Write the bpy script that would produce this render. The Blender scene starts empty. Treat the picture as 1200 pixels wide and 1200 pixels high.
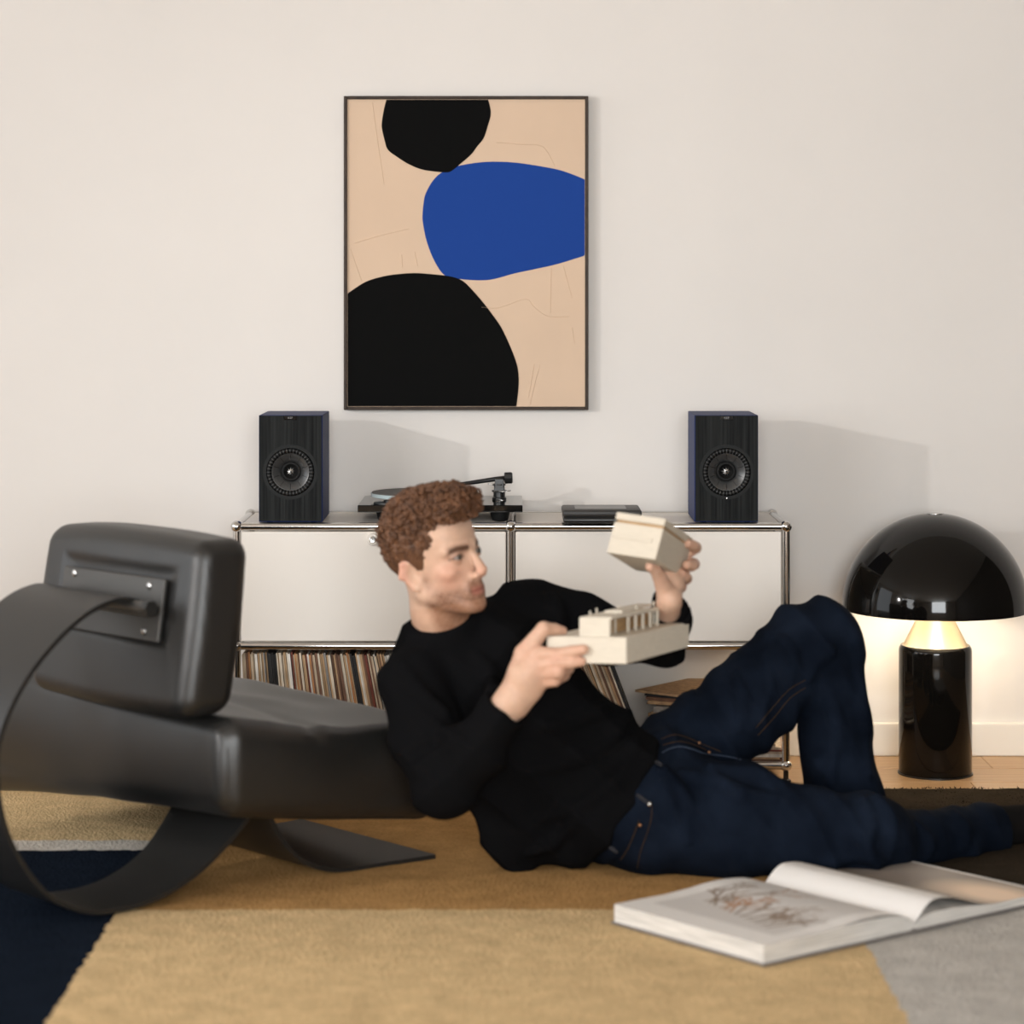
import bpy, bmesh, math, random
import numpy as np
from mathutils import Vector, Matrix

SC = bpy.context.scene
COL = SC.collection
rnd = random.Random(7)
nrs = np.random.RandomState(11)

# ------------------------------------------------------------------ camera, world, lights, exposure
F, CAMH, CAMY, HOR = 2924.0, 1.33, -7.2, 345.0     # focal length in px, lens height, lens y, horizon row
cam = bpy.data.objects.new('camera', bpy.data.cameras.new('camera'))
COL.objects.link(cam)
cam.location = (0, CAMY, CAMH)
cam.rotation_euler = (math.pi/2, 0, 0)
cam.data.sensor_width = 36.0
cam.data.lens = 36.0*F/1200.0
cam.data.shift_y = -(600.0-HOR)/1200.0
cam.data.dof.use_dof = True
cam.data.dof.focus_distance = 6.8
cam.data.dof.aperture_fstop = 2.2
SC.camera = cam

SC.view_settings.view_transform = 'Standard'
SC.view_settings.look = 'None'
SC.view_settings.gamma = 1.0
SC.view_settings.use_curve_mapping = False
SC.view_settings.exposure = 0.05
SC.cycles.use_denoising = True
SC.cycles.max_bounces = 8
SC.cycles.sample_clamp_indirect = 4.0

world = bpy.data.worlds.new('daylight')
SC.world = world
world.use_nodes = True
world.node_tree.nodes['Background'].inputs[0].default_value = (0.80, 0.90, 1.0, 1)
world.node_tree.nodes['Background'].inputs[1].default_value = 1.0

def area(name, loc, target, sx, sy, power, color=(1, 1, 1), shape='RECTANGLE'):
    l = bpy.data.lights.new(name, 'AREA')
    l.shape = shape; l.size = sx
    if shape in ('RECTANGLE', 'ELLIPSE'): l.size_y = sy
    l.energy = power; l.color = color
    o = bpy.data.objects.new(name, l); COL.objects.link(o)
    o.location = loc
    d = Vector(target)-Vector(loc)
    o.rotation_euler = d.to_track_quat('-Z', 'Y').to_euler()
    return o

kl = bpy.data.lights.new('standing_lamp_beam', 'SPOT')
kl.energy = 275; kl.color = (1.0, 0.965, 0.93); kl.spot_size = math.radians(51); kl.spot_blend = 1.0; kl.shadow_soft_size = 0.06
ko = bpy.data.objects.new('standing_lamp_beam', kl); COL.objects.link(ko)
ko.location = (-4.05, -3.9, 1.95)
ko.rotation_euler = (Vector((1.75, -0.1, 0.75))-Vector(ko.location)).to_track_quat('-Z', 'Y').to_euler()
area('window_daylight', (0.3, -9.3, 1.75), (0.1, 0, 1.0), 2.6, 1.9, 325, (0.95, 0.985, 1.0))
area('side_window_daylight', (-4.25, -5.9, 1.6), (0.6, -1.6, 0.6), 2.2, 1.9, 105, (0.97, 0.985, 1.0))
area('near_window_daylight', (-4.25, -1.75, 1.45), (0, -1.75, 1.3), 1.9, 2.1, 20, (0.97, 0.985, 1.0))

def P(px, py, D):
    """photo pixel + distance -> a point of the room"""
    return Vector(((px-600.0)*D/F, D+CAMY, CAMH-(py-HOR)*D/F))

# ------------------------------------------------------------------ helpers: materials
def mat(name, color, rough=0.5, metal=0.0, bump=0.0, bscale=200.0, var=0.0, vscale=8.0, coat=0.0, spec=0.5, attr=None,
        stretch=None, sheen=0.0, sss=0.0, var2=None, detail=4.0):
    m = bpy.data.materials.new(name); m.use_nodes = True
    nt = m.node_tree; N = nt.nodes; L = nt.links
    b = N['Principled BSDF']
    b.inputs['Base Color'].default_value = (*color, 1)
    b.inputs['Roughness'].default_value = rough
    b.inputs['Metallic'].default_value = metal
    b.inputs['Coat Weight'].default_value = coat
    b.inputs['Coat Roughness'].default_value = 0.04
    b.inputs['Specular IOR Level'].default_value = spec
    if sheen:
        b.inputs['Sheen Weight'].default_value = sheen
        b.inputs['Sheen Roughness'].default_value = 0.6
    if sss:
        b.inputs['Subsurface Weight'].default_value = sss
        b.inputs['Subsurface Radius'].default_value = (0.9, 0.35, 0.2)
        b.inputs['Subsurface Scale'].default_value = 0.006
    tc = N.new('ShaderNodeTexCoord')
    src = tc.outputs['Object']
    if stretch:
        mp = N.new('ShaderNodeMapping'); mp.inputs['Scale'].default_value = stretch
        L.new(src, mp.inputs['Vector']); src = mp.outputs['Vector']
    colsock = None
    if attr:
        a = N.new('ShaderNodeAttribute'); a.attribute_name = attr
        colsock = a.outputs['Color']
        L.new(colsock, b.inputs['Base Color'])
    if var or var2:
        n = N.new('ShaderNodeTexNoise'); n.inputs['Scale'].default_value = vscale; n.inputs['Detail'].default_value = detail
        L.new(src, n.inputs['Vector'])
        r = N.new('ShaderNodeMapRange'); r.inputs[1].default_value = 0.3; r.inputs[2].default_value = 0.7
        L.new(n.outputs['Fac'], r.inputs[0])
        mx = N.new('ShaderNodeMix'); mx.data_type = 'RGBA'
        L.new(r.outputs[0], mx.inputs[0])
        c2 = var2 if var2 else tuple(min(1, c*(1+var)) for c in color)
        c1 = color if var2 else tuple(c*(1-var) for c in color)
        if attr:
            mx.blend_type = 'MULTIPLY'
            mx.inputs[6].default_value = (1, 1, 1, 1)
            mx.inputs[0].default_value = 1
            g = N.new('ShaderNodeMix'); g.data_type = 'RGBA'
            g.inputs[6].default_value = (1-var,)*3+(1,); g.inputs[7].default_value = (1+var,)*3+(1,)
            L.new(r.outputs[0], g.inputs[0])
            for l in list(mx.inputs[0].links): L.remove(l)
            L.new(colsock, mx.inputs[6]); L.new(g.outputs[2], mx.inputs[7])
        else:
            mx.inputs[6].default_value = (*c1, 1); mx.inputs[7].default_value = (*c2, 1)
        L.new(mx.outputs[2], b.inputs['Base Color'])
    if bump:
        n = N.new('ShaderNodeTexNoise'); n.inputs['Scale'].default_value = bscale; n.inputs['Detail'].default_value = 3
        L.new(src, n.inputs['Vector'])
        bp = N.new('ShaderNodeBump'); bp.inputs['Strength'].default_value = bump; bp.inputs['Distance'].default_value = 0.004
        L.new(n.outputs['Fac'], bp.inputs['Height']); L.new(bp.outputs['Normal'], b.inputs['Normal'])
    return m

def emit(name, color, strength):
    m = bpy.data.materials.new(name); m.use_nodes = True
    b = m.node_tree.nodes['Principled BSDF']
    b.inputs['Base Color'].default_value = (*color, 1)
    b.inputs['Emission Color'].default_value = (*color, 1)
    b.inputs['Emission Strength'].default_value = strength
    return m

# ------------------------------------------------------------------ helpers: objects
WL = {}
def wloc(o): return WL.get(o.name, Vector((0, 0, 0)))

def thing(name, loc, label, cat, group=None):
    o = bpy.data.objects.new(name, None); COL.objects.link(o)
    o.empty_display_size = 0.05
    o.location = loc; WL[o.name] = Vector(loc)
    o['label'] = label; o['category'] = cat
    if group: o['group'] = group
    return o

def tag(o, label, cat, group=None):
    o['label'] = label; o['category'] = cat
    if group: o['group'] = group
    return o

def mk(name, vf, material, parent=None, smooth=False, origin=None, kind=None, label=None, angle=None):
    verts, faces = vf
    org = wloc(parent) if parent is not None else Vector(origin if origin is not None else (0, 0, 0))
    V = np.asarray([tuple(v) for v in verts] if not isinstance(verts, np.ndarray) else verts, dtype=float)-np.array(org)
    me = bpy.data.meshes.new(name)
    if isinstance(faces, np.ndarray):
        n, k = faces.shape
        me.vertices.add(len(V)); me.vertices.foreach_set('co', V.astype(np.float32).ravel())
        me.loops.add(n*k); me.loops.foreach_set('vertex_index', faces.astype(np.int32).ravel())
        me.polygons.add(n)
        me.polygons.foreach_set('loop_start', np.arange(0, n*k, k, dtype=np.int32))
        me.polygons.foreach_set('loop_total', np.full(n, k, dtype=np.int32))
        me.update(calc_edges=True)
    else:
        me.from_pydata([tuple(v) for v in V], [], [tuple(f) for f in faces])
        me.update()
    if smooth:
        me.polygons.foreach_set('use_smooth', [True]*len(me.polygons))
        if angle:
            me.set_sharp_from_angle(angle=math.radians(angle))
    me.materials.append(material)
    o = bpy.data.objects.new(name, me); COL.objects.link(o)
    WL[o.name] = Vector(org)
    if parent is not None: o.parent = parent
    else: o.location = org
    if kind: o['kind'] = kind
    if label: o['label'] = label
    return o

def join(*parts):
    V, Fc = [], []
    for v, f in parts:
        k = len(V)
        V += [tuple(x) for x in v]
        Fc += [tuple(i+k for i in q) for q in f]
    return V, Fc

def box(lo, hi, bev=0.0, seg=2):
    x0, y0, z0 = lo; x1, y1, z1 = hi
    v = [(x0,y0,z0),(x1,y0,z0),(x1,y1,z0),(x0,y1,z0),(x0,y0,z1),(x1,y0,z1),(x1,y1,z1),(x0,y1,z1)]
    f = [(0,3,2,1),(4,5,6,7),(0,1,5,4),(1,2,6,5),(2,3,7,6),(3,0,4,7)]
    return bevel((v, f), bev, seg) if bev else (v, f)

def bevel(vf, w, seg=2):
    bm = bmesh.new()
    vs = [bm.verts.new(tuple(p)) for p in vf[0]]
    for f in vf[1]: bm.faces.new([vs[i] for i in f])
    bmesh.ops.recalc_face_normals(bm, faces=bm.faces[:])
    bmesh.ops.bevel(bm, geom=bm.edges[:], offset=w, segments=seg, affect='EDGES', profile=0.5, clamp_overlap=True)
    bm.verts.index_update()
    out = [tuple(v.co) for v in bm.verts], [tuple(v.index for v in f.verts) for f in bm.faces]
    bm.free()
    return out

def hexa(a, b, c, d, a2, b2, c2, d2, bev=0.0, seg=1):
    """bottom ring a b c d, top ring a2 b2 c2 d2"""
    v = [a,b,c,d,a2,b2,c2,d2]
    f = [(0,3,2,1),(4,5,6,7),(0,1,5,4),(1,2,6,5),(2,3,7,6),(3,0,4,7)]
    return bevel((v, f), bev, seg) if bev else (v, f)

def frame_of(d):
    d = Vector(d).normalized()
    a = Vector((0, 0, 1)) if abs(d.z) < 0.9 else Vector((1, 0, 0))
    x = d.cross(a).normalized(); y = d.cross(x).normalized()
    return x, y, d

def lathe(profile, center, axis=(0, 0, 1), n=32, cap=True):
    """profile: (radius, height) pairs along the axis"""
    x, y, d = frame_of(axis); c = Vector(center)
    V, Fc = [], []
    for r, h in profile:
        for i in range(n):
            a = 2*math.pi*i/n
            V.append(c+d*h+(x*math.cos(a)+y*math.sin(a))*r)
    m = len(profile)
    for j in range(m-1):
        for i in range(n):
            k = (i+1) % n
            Fc.append((j*n+i, (j+1)*n+i, (j+1)*n+k, j*n+k))
    if cap:
        Fc.append(tuple(range(n)))
        Fc.append(tuple((m-1)*n+n-1-i for i in range(n)))
    return V, Fc

def tube(pts, r, n=8, cap=True):
    pts = [Vector(p) for p in pts]
    rs = r if isinstance(r, (list, tuple)) else [r]*len(pts)
    V, Fc = [], []
    x = None
    for i, p in enumerate(pts):
        a = pts[max(i-1, 0)]; b = pts[min(i+1, len(pts)-1)]
        d = (b-a).normalized()
        if x is None: x = frame_of(d)[0]
        x = (x-d*x.dot(d)).normalized()
        y = d.cross(x)
        for k in range(n):
            t = 2*math.pi*k/n
            V.append(p+(x*math.cos(t)+y*math.sin(t))*rs[i])
    for i in range(len(pts)-1):
        for k in range(n):
            q = (k+1) % n
            Fc.append((i*n+k, i*n+q, (i+1)*n+q, (i+1)*n+k))
    if cap:
        Fc.append(tuple(n-1-i for i in range(n)))
        Fc.append(tuple((len(pts)-1)*n+i for i in range(n)))
    return V, Fc

def ball(c, r, n=16, m=10, sc=(1, 1, 1)):
    V, Fc = [], []
    for j in range(m+1):
        t = math.pi*j/m
        for i in range(n):
            a = 2*math.pi*i/n
            V.append((c[0]+r*sc[0]*math.sin(t)*math.cos(a), c[1]+r*sc[1]*math.sin(t)*math.sin(a), c[2]+r*sc[2]*math.cos(t)))
    for j in range(m):
        for i in range(n):
            k = (i+1) % n
            Fc.append((j*n+i, (j+1)*n+i, (j+1)*n+k, j*n+k))
    return V, Fc

def smooth_path(pts, sub=6):
    """Catmull-Rom through the points (tuples of any length)"""
    P0 = [np.array(p, float) for p in pts]
    out = []
    for i in range(len(P0)-1):
        a = P0[max(i-1, 0)]; b = P0[i]; c = P0[i+1]; d = P0[min(i+2, len(P0)-1)]
        for k in range(sub):
            t = k/sub
            out.append(0.5*((2*b)+(c-a)*t+(2*a-5*b+4*c-d)*t*t+(3*b-a-3*c+d)*t**3))
    out.append(P0[-1])
    return out

def extrude_poly(pts, vec):
    n = len(pts); v = Vector(vec)
    V = [Vector(p) for p in pts]+[Vector(p)+v for p in pts]
    Fc = [tuple(range(n)), tuple(2*n-1-i for i in range(n))]
    for i in range(n):
        k = (i+1) % n
        Fc.append((i, i+n, k+n, k))
    return V, Fc

def text_vf(s, size, depth):
    c = bpy.data.curves.new('txt', 'FONT'); c.body = s; c.size = size; c.extrude = depth
    c.align_x = 'CENTER'; c.align_y = 'CENTER'
    o = bpy.data.objects.new('txt', c); COL.objects.link(o)
    dg = bpy.context.evaluated_depsgraph_get()
    me = bpy.data.meshes.new_from_object(o.evaluated_get(dg))
    out = [tuple(v.co) for v in me.vertices], [tuple(p.vertices) for p in me.polygons]
    bpy.data.objects.remove(o); bpy.data.curves.remove(c); bpy.data.meshes.remove(me)
    return out

# ------------------------------------------------------------------ helpers: signed-distance bodies meshed by surface nets
def A(v): return np.array(tuple(v), dtype=np.float32)

def rcone(p, a, b, ra, rb, n=None, s=1.0):
    a = A(a); b = A(b); ba = b-a
    h = np.clip(((p-a)@ba)/max(float(ba@ba), 1e-9), 0, 1)[:, None]
    q = p-a-h*ba
    if n is not None:
        q = q+(q@n)[:, None]*n*(1/s-1)
        return (np.sqrt((q*q).sum(1))-(ra+(rb-ra)*h[:, 0]))*max(s, 0.6)
    return np.sqrt((q*q).sum(1))-(ra+(rb-ra)*h[:, 0])

def ell(p, c, r):
    r = A(r); q = (p-A(c))/r
    k0 = np.sqrt((q*q).sum(1)); k1 = np.sqrt(((q/r)**2).sum(1))+1e-9
    return k0*(k0-1)/k1

def smin(a, b, k):
    h = np.clip(0.5+0.5*(b-a)/k, 0, 1)
    return b+(a-b)*h-k*h*(1-h)
def smax(a, b, k): return -smin(-a, -b, k)

def within(p, lo, hi, fn, pad=0.06):
    """evaluate fn only near its box; elsewhere a safe lower bound"""
    lo = A(lo); hi = A(hi)
    q = np.maximum(np.maximum(lo-p, p-hi), 0)
    d = np.sqrt((q*q).sum(1))
    out = d+0.03
    m = d < pad
    if m.any(): out[m] = fn(p[m])
    return out

def chain(p, pts, k, n=None, s=1.0):
    """pts: (vector, radius) list -> smooth union of tapered capsules"""
    lo = np.min([A(v)-r for v, r in pts], 0); hi = np.max([A(v)+r for v, r in pts], 0)
    def f(q):
        d = None
        for (a, ra), (b, rb) in zip(pts[:-1], pts[1:]):
            e = rcone(q, a, b, ra, rb, n, s)
            d = e if d is None else smin(d, e, k)
        return d
    return within(p, lo, hi, f)

def nets(fn, lo, hi, h, slack=0.012):
    B = 8; bs = B*h
    lo = np.array(lo, float); hi = np.array(hi, float)
    nb = np.ceil((hi-lo)/bs).astype(int)
    gi = np.stack(np.meshgrid(*[np.arange(k) for k in nb], indexing='ij'), -1).reshape(-1, 3)
    cen = (lo+(gi+0.5)*bs).astype(np.float32)
    dv = np.concatenate([fn(cen[i:i+60000]) for i in range(0, len(cen), 60000)])
    act = gi[np.abs(dv) < 0.866*bs*1.35+slack]
    loc = np.stack(np.meshgrid(*[np.arange(B+1)]*3, indexing='ij'), -1).reshape(-1, 3)
    N = nb*B+2
    key_of = lambda ijk: (ijk[..., 0].astype(np.int64)*N[1]+ijk[..., 1])*N[2]+ijk[..., 2]
    cv, ck, eq = [], [], []
    offs = np.array([[i, j, k] for i in (0, 1) for j in (0, 1) for k in (0, 1)])
    edges = [(a, b) for a in range(8) for b in range(a+1, 8) if np.abs(offs[a]-offs[b]).sum() == 1]
    for c in range(0, len(act), 150):
        blk = act[c:c+150]
        ijk = blk[:, None, :]*B+loc[None]
        pts = (lo+ijk*h).astype(np.float32)
        val = fn(pts.reshape(-1, 3)).reshape(-1, B+1, B+1, B+1)
        ins = val < 0
        cor = np.stack([val[:, o[0]:o[0]+B, o[1]:o[1]+B, o[2]:o[2]+B] for o in offs], -1)
        ic = cor < 0
        m = ic.any(-1) & ~ic.all(-1)
        w = np.argwhere(m)
        if len(w):
            cc = cor[m]
            base = blk[w[:, 0]]*B+w[:, 1:]
            acc = np.zeros((len(w), 3)); cnt = np.zeros(len(w))
            for a, b in edges:
                va = cc[:, a]; vb = cc[:, b]
                x = (va < 0) != (vb < 0)
                t = np.where(x, va/np.where(x, va-vb, 1), 0)
                pt = offs[a]+(offs[b]-offs[a])*t[:, None]
                acc += pt*x[:, None]; cnt += x
            cv.append(lo+(base+acc/cnt[:, None])*h); ck.append(key_of(base))
        for ax in range(3):
            o = [0, 0, 0]; o[ax] = 1
            i0 = ins[:, :B, :B, :B]
            i1 = ins[:, o[0]:o[0]+B, o[1]:o[1]+B, o[2]:o[2]+B]
            e = np.argwhere(i0 != i1)
            if not len(e): continue
            g = blk[e[:, 0]]*B+e[:, 1:]
            sgn = i0[e[:, 0], e[:, 1], e[:, 2], e[:, 3]]
            u = np.zeros(3, int); v = np.zeros(3, int)
            u[(ax+1) % 3] = 1; v[(ax+2) % 3] = 1
            q = np.stack([key_of(g), key_of(g-u), key_of(g-u-v), key_of(g-v)], 1)
            q[~sgn] = q[~sgn][:, ::-1]
            eq.append(q)
    cv = np.concatenate(cv); ck = np.concatenate(ck); eq = np.concatenate(eq)
    order = np.argsort(ck); ck = ck[order]; cv = cv[order]
    idx = np.clip(np.searchsorted(ck, eq), 0, len(ck)-1)
    ok = (ck[idx] == eq).all(1)
    return cv, idx[ok]

def raycast(fn, pix, d0=5.0, d1=6.3):
    """where lines of sight meet a distance field (used to lay seams and folds on cloth); None where they miss"""
    pix = np.array(pix, float); D = np.full(len(pix), d0); done = np.zeros(len(pix), bool)
    for _ in range(140):
        p = np.array([tuple(P(u, v, d)) for (u, v), d in zip(pix, D)], np.float32)
        d = fn(p)
        done |= (d < 0.0012) & (D < d1)
        D = np.where(done, D, D+np.maximum(d*0.6, 0.001))
        if (done | (D > d1)).all(): break
    return [Vector(tuple(q)) if ok and dd < d1 else None for q, ok, dd in zip(p, done, D)]

def fold_lines(fn, curves, r, sink):
    """soft ridges of cloth that run over a body's surface"""
    out = []
    for c in curves:
        hit = [h for h in raycast(fn, [tuple(q) for q in smooth_path(c, 3)]) if h is not None]
        if len(hit) > 2:
            m = len(hit)
            out.append([(h+Vector((0, sink, 0)), r*(0.35+0.65*math.sin(math.pi*(i+0.5)/m))) for i, h in enumerate(hit)])
    return out

def set_colors(o, cols, name='Col'):
    a = o.data.color_attributes.new(name, 'FLOAT_COLOR', 'POINT')
    c = np.ones((len(cols), 4), np.float32); c[:, :3] = cols
    a.data.foreach_set('color', c.ravel())

def wob(p, f, seed=0):
    """cheap smooth pseudo-noise in -1..1"""
    r = np.random.RandomState(seed)
    out = 0
    for i in range(4):
        k = r.normal(size=3).astype(np.float32); k *= f*(0.6+0.35*i)/np.linalg.norm(k)
        k2 = r.normal(size=3).astype(np.float32)*f*0.5
        out = out+np.sin(p@k+1.3*np.sin(p@k2+r.rand()*6)+r.rand()*6)
    return out/4
# ------------------------------------------------------------------ the room
M = {}
M['wall'] = mat('wall_paint', (0.735, 0.70, 0.665), 0.9, spec=0.2, bump=0.12, bscale=14, var=0.015, vscale=2.5)
M['white_paint'] = mat('skirting_paint', (0.80, 0.76, 0.70), 0.55)
M['ceiling'] = mat('ceiling_paint', (0.80, 0.78, 0.74), 0.9)
M['oak'] = mat('oak_boards', (0.34, 0.205, 0.10), 0.38, var2=(0.43, 0.27, 0.14), vscale=6, stretch=(0.6, 9, 9), bump=0.05, bscale=30)
M['oak_gap'] = mat('subfloor', (0.10, 0.06, 0.03), 0.8)
M['chrome'] = mat('chrome', (0.64, 0.63, 0.615), 0.13, 1.0)
M['panel'] = mat('cream_lacquered_steel', (0.74, 0.69, 0.63), 0.42, coat=0.1)
M['frame_wood'] = mat('dark_walnut', (0.040, 0.026, 0.018), 0.5, spec=0.2, var=0.3, vscale=30)
M['canvas'] = mat('peach_paint', (0.65, 0.485, 0.355), 0.8, spec=0.15, bump=0.22, bscale=9, var=0.02, vscale=5)
M['art_black'] = mat('black_paint', (0.0055, 0.0055, 0.0055), 0.9, bump=0.1, bscale=60, spec=0.04)
M['art_blue'] = mat('ultramarine_paint', (0.0155, 0.056, 0.27), 0.85, bump=0.1, bscale=60, spec=0.05)
M['spk_blue'] = mat('dark_blue_lacquer', (0.012, 0.025, 0.10), 0.5, spec=0.12)
M['spk_front'] = mat('black_ash_veneer', (0.007, 0.0078, 0.008), 0.7, spec=0.08, var2=(0.022, 0.0235, 0.0235), vscale=60, stretch=(3, 3, 0.05), detail=2)
M['rubber'] = mat('black_rubber', (0.006, 0.006, 0.006), 0.55, spec=0.15)
M['cone'] = mat('charcoal_cone', (0.085, 0.086, 0.087), 0.35, 0.6)
M['logo'] = mat('logo_grey', (0.20, 0.20, 0.20), 0.5)
M['satin_black'] = mat('satin_black', (0.012, 0.012, 0.012), 0.35)
M['gloss_black'] = mat('gloss_black', (0.004, 0.004, 0.004), 0.07, spec=0.3)
M['silver'] = mat('silver_metal', (0.62, 0.62, 0.61), 0.25, 1.0)
M['dark_metal'] = mat('dark_metal', (0.05, 0.05, 0.05), 0.3, 1.0)
M['glass'] = mat('frosted_glass', (0.50, 0.60, 0.62), 0.12)
M['felt'] = mat('grey_felt', (0.12, 0.115, 0.11), 0.9)

def setting(name, vf, m, **k):
    return mk(name, vf, m, kind='structure', **k)

X0, X1, Y0, ZC = -4.35, 3.6, -9.5, 2.75
fl = setting('floor', box((X0, Y0, -0.06), (X1, 0, -0.002)), M['oak_gap'])
xs = [X0, -2.2, -0.9, 0.55, 1.75, X1]
for r in range(8):
    y1 = -0.20*r; y0 = y1-0.198
    off = 0.55*(r % 3)-0.4
    cuts = [X0]+[x+off for x in xs[1:-1]]+[X1]
    for a, b in zip(cuts[:-1], cuts[1:]):
        mk('plank', box((a+0.0007, y0, -0.01), (b-0.0007, y1, 0.0), 0.0012, 1), M['oak'], fl)
mk('plank', box((X0, Y0, -0.01), (X1, -1.6, 0.0)), M['oak'], fl)
setting('wall_back', box((X0, 0.0, 0), (X1, 0.12, ZC)), M['wall'])
setting('baseboard_back', box((X0, -0.016, 0.0), (X1, 0.0, 0.096), 0.004, 2), M['white_paint'])
setting('wall_right', box((X1, Y0, 0), (X1+0.12, 0.12, ZC)), mat('dark_wall_paint', (0.075, 0.06, 0.05), 0.7))
setting('ceiling', box((X0, Y0, ZC), (X1, 0.12, ZC+0.1)), M['ceiling'])

def wall_with_holes(name, horiz, c0, c1, a0, a1, holes):
    """a wall slab with openings (from, to, sill, head); horiz 'x' runs along x, 'y' along y"""
    parts, p0, slabs = [], a0, []
    for h0, h1, w0, w1 in holes:
        slabs += [(p0, h0, 0, ZC), (h0, h1, 0, w0), (h0, h1, w1, ZC)]; p0 = h1
    slabs.append((p0, a1, 0, ZC))
    for (p, q, z0, z1) in slabs:
        if horiz == 'x': parts.append(box((p, c0, z0), (q, c1, z1)))
        else: parts.append(box((c0, p, z0), (c1, q, z1)))
    return setting(name, join(*parts), M['wall'])
wall_with_holes('wall_front', 'x', Y0-0.12, Y0, X0, X1, [(-1.1, 1.7, 0.75, 2.5)])
wall_with_holes('wall_left', 'y', X0-0.12, X0, Y0, 0.12, [(-7.05, -4.75, 0.6, 2.45), (-2.75, -0.75, 0.35, 2.55)])
setting('window_3', join(box((X0-0.1, -2.75, 0.35), (X0-0.02, -2.69, 2.55)), box((X0-0.1, -0.81, 0.35), (X0-0.02, -0.75, 2.55)),
    box((X0-0.1, -2.75, 0.35), (X0-0.02, -0.75, 0.41)), box((X0-0.1, -2.75, 2.49), (X0-0.02, -0.75, 2.55))), M['white_paint'])
setting('window_1', join(box((-1.1, Y0-0.1, 0.75), (-1.04, Y0-0.02, 2.5)), box((1.64, Y0-0.1, 0.75), (1.7, Y0-0.02, 2.5)),
    box((-1.1, Y0-0.1, 0.75), (1.7, Y0-0.02, 0.81)), box((-1.1, Y0-0.1, 2.44), (1.7, Y0-0.02, 2.5)),
    box((-0.20, Y0-0.1, 0.75), (-0.14, Y0-0.02, 2.5)), box((0.74, Y0-0.1, 0.75), (0.80, Y0-0.02, 2.5))), M['white_paint'])
w = setting('window_2', join(box((X0-0.1, -7.05, 0.6), (X0-0.02, -6.99, 2.45)), box((X0-0.1, -4.81, 0.6), (X0-0.02, -4.75, 2.45)),
    box((X0-0.1, -7.05, 0.6), (X0-0.02, -4.75, 0.66)), box((X0-0.1, -7.05, 2.39), (X0-0.02, -4.75, 2.45)),
    box((X0-0.1, -5.93, 0.6), (X0-0.02, -5.87, 2.45))), M['white_paint'])

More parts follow.
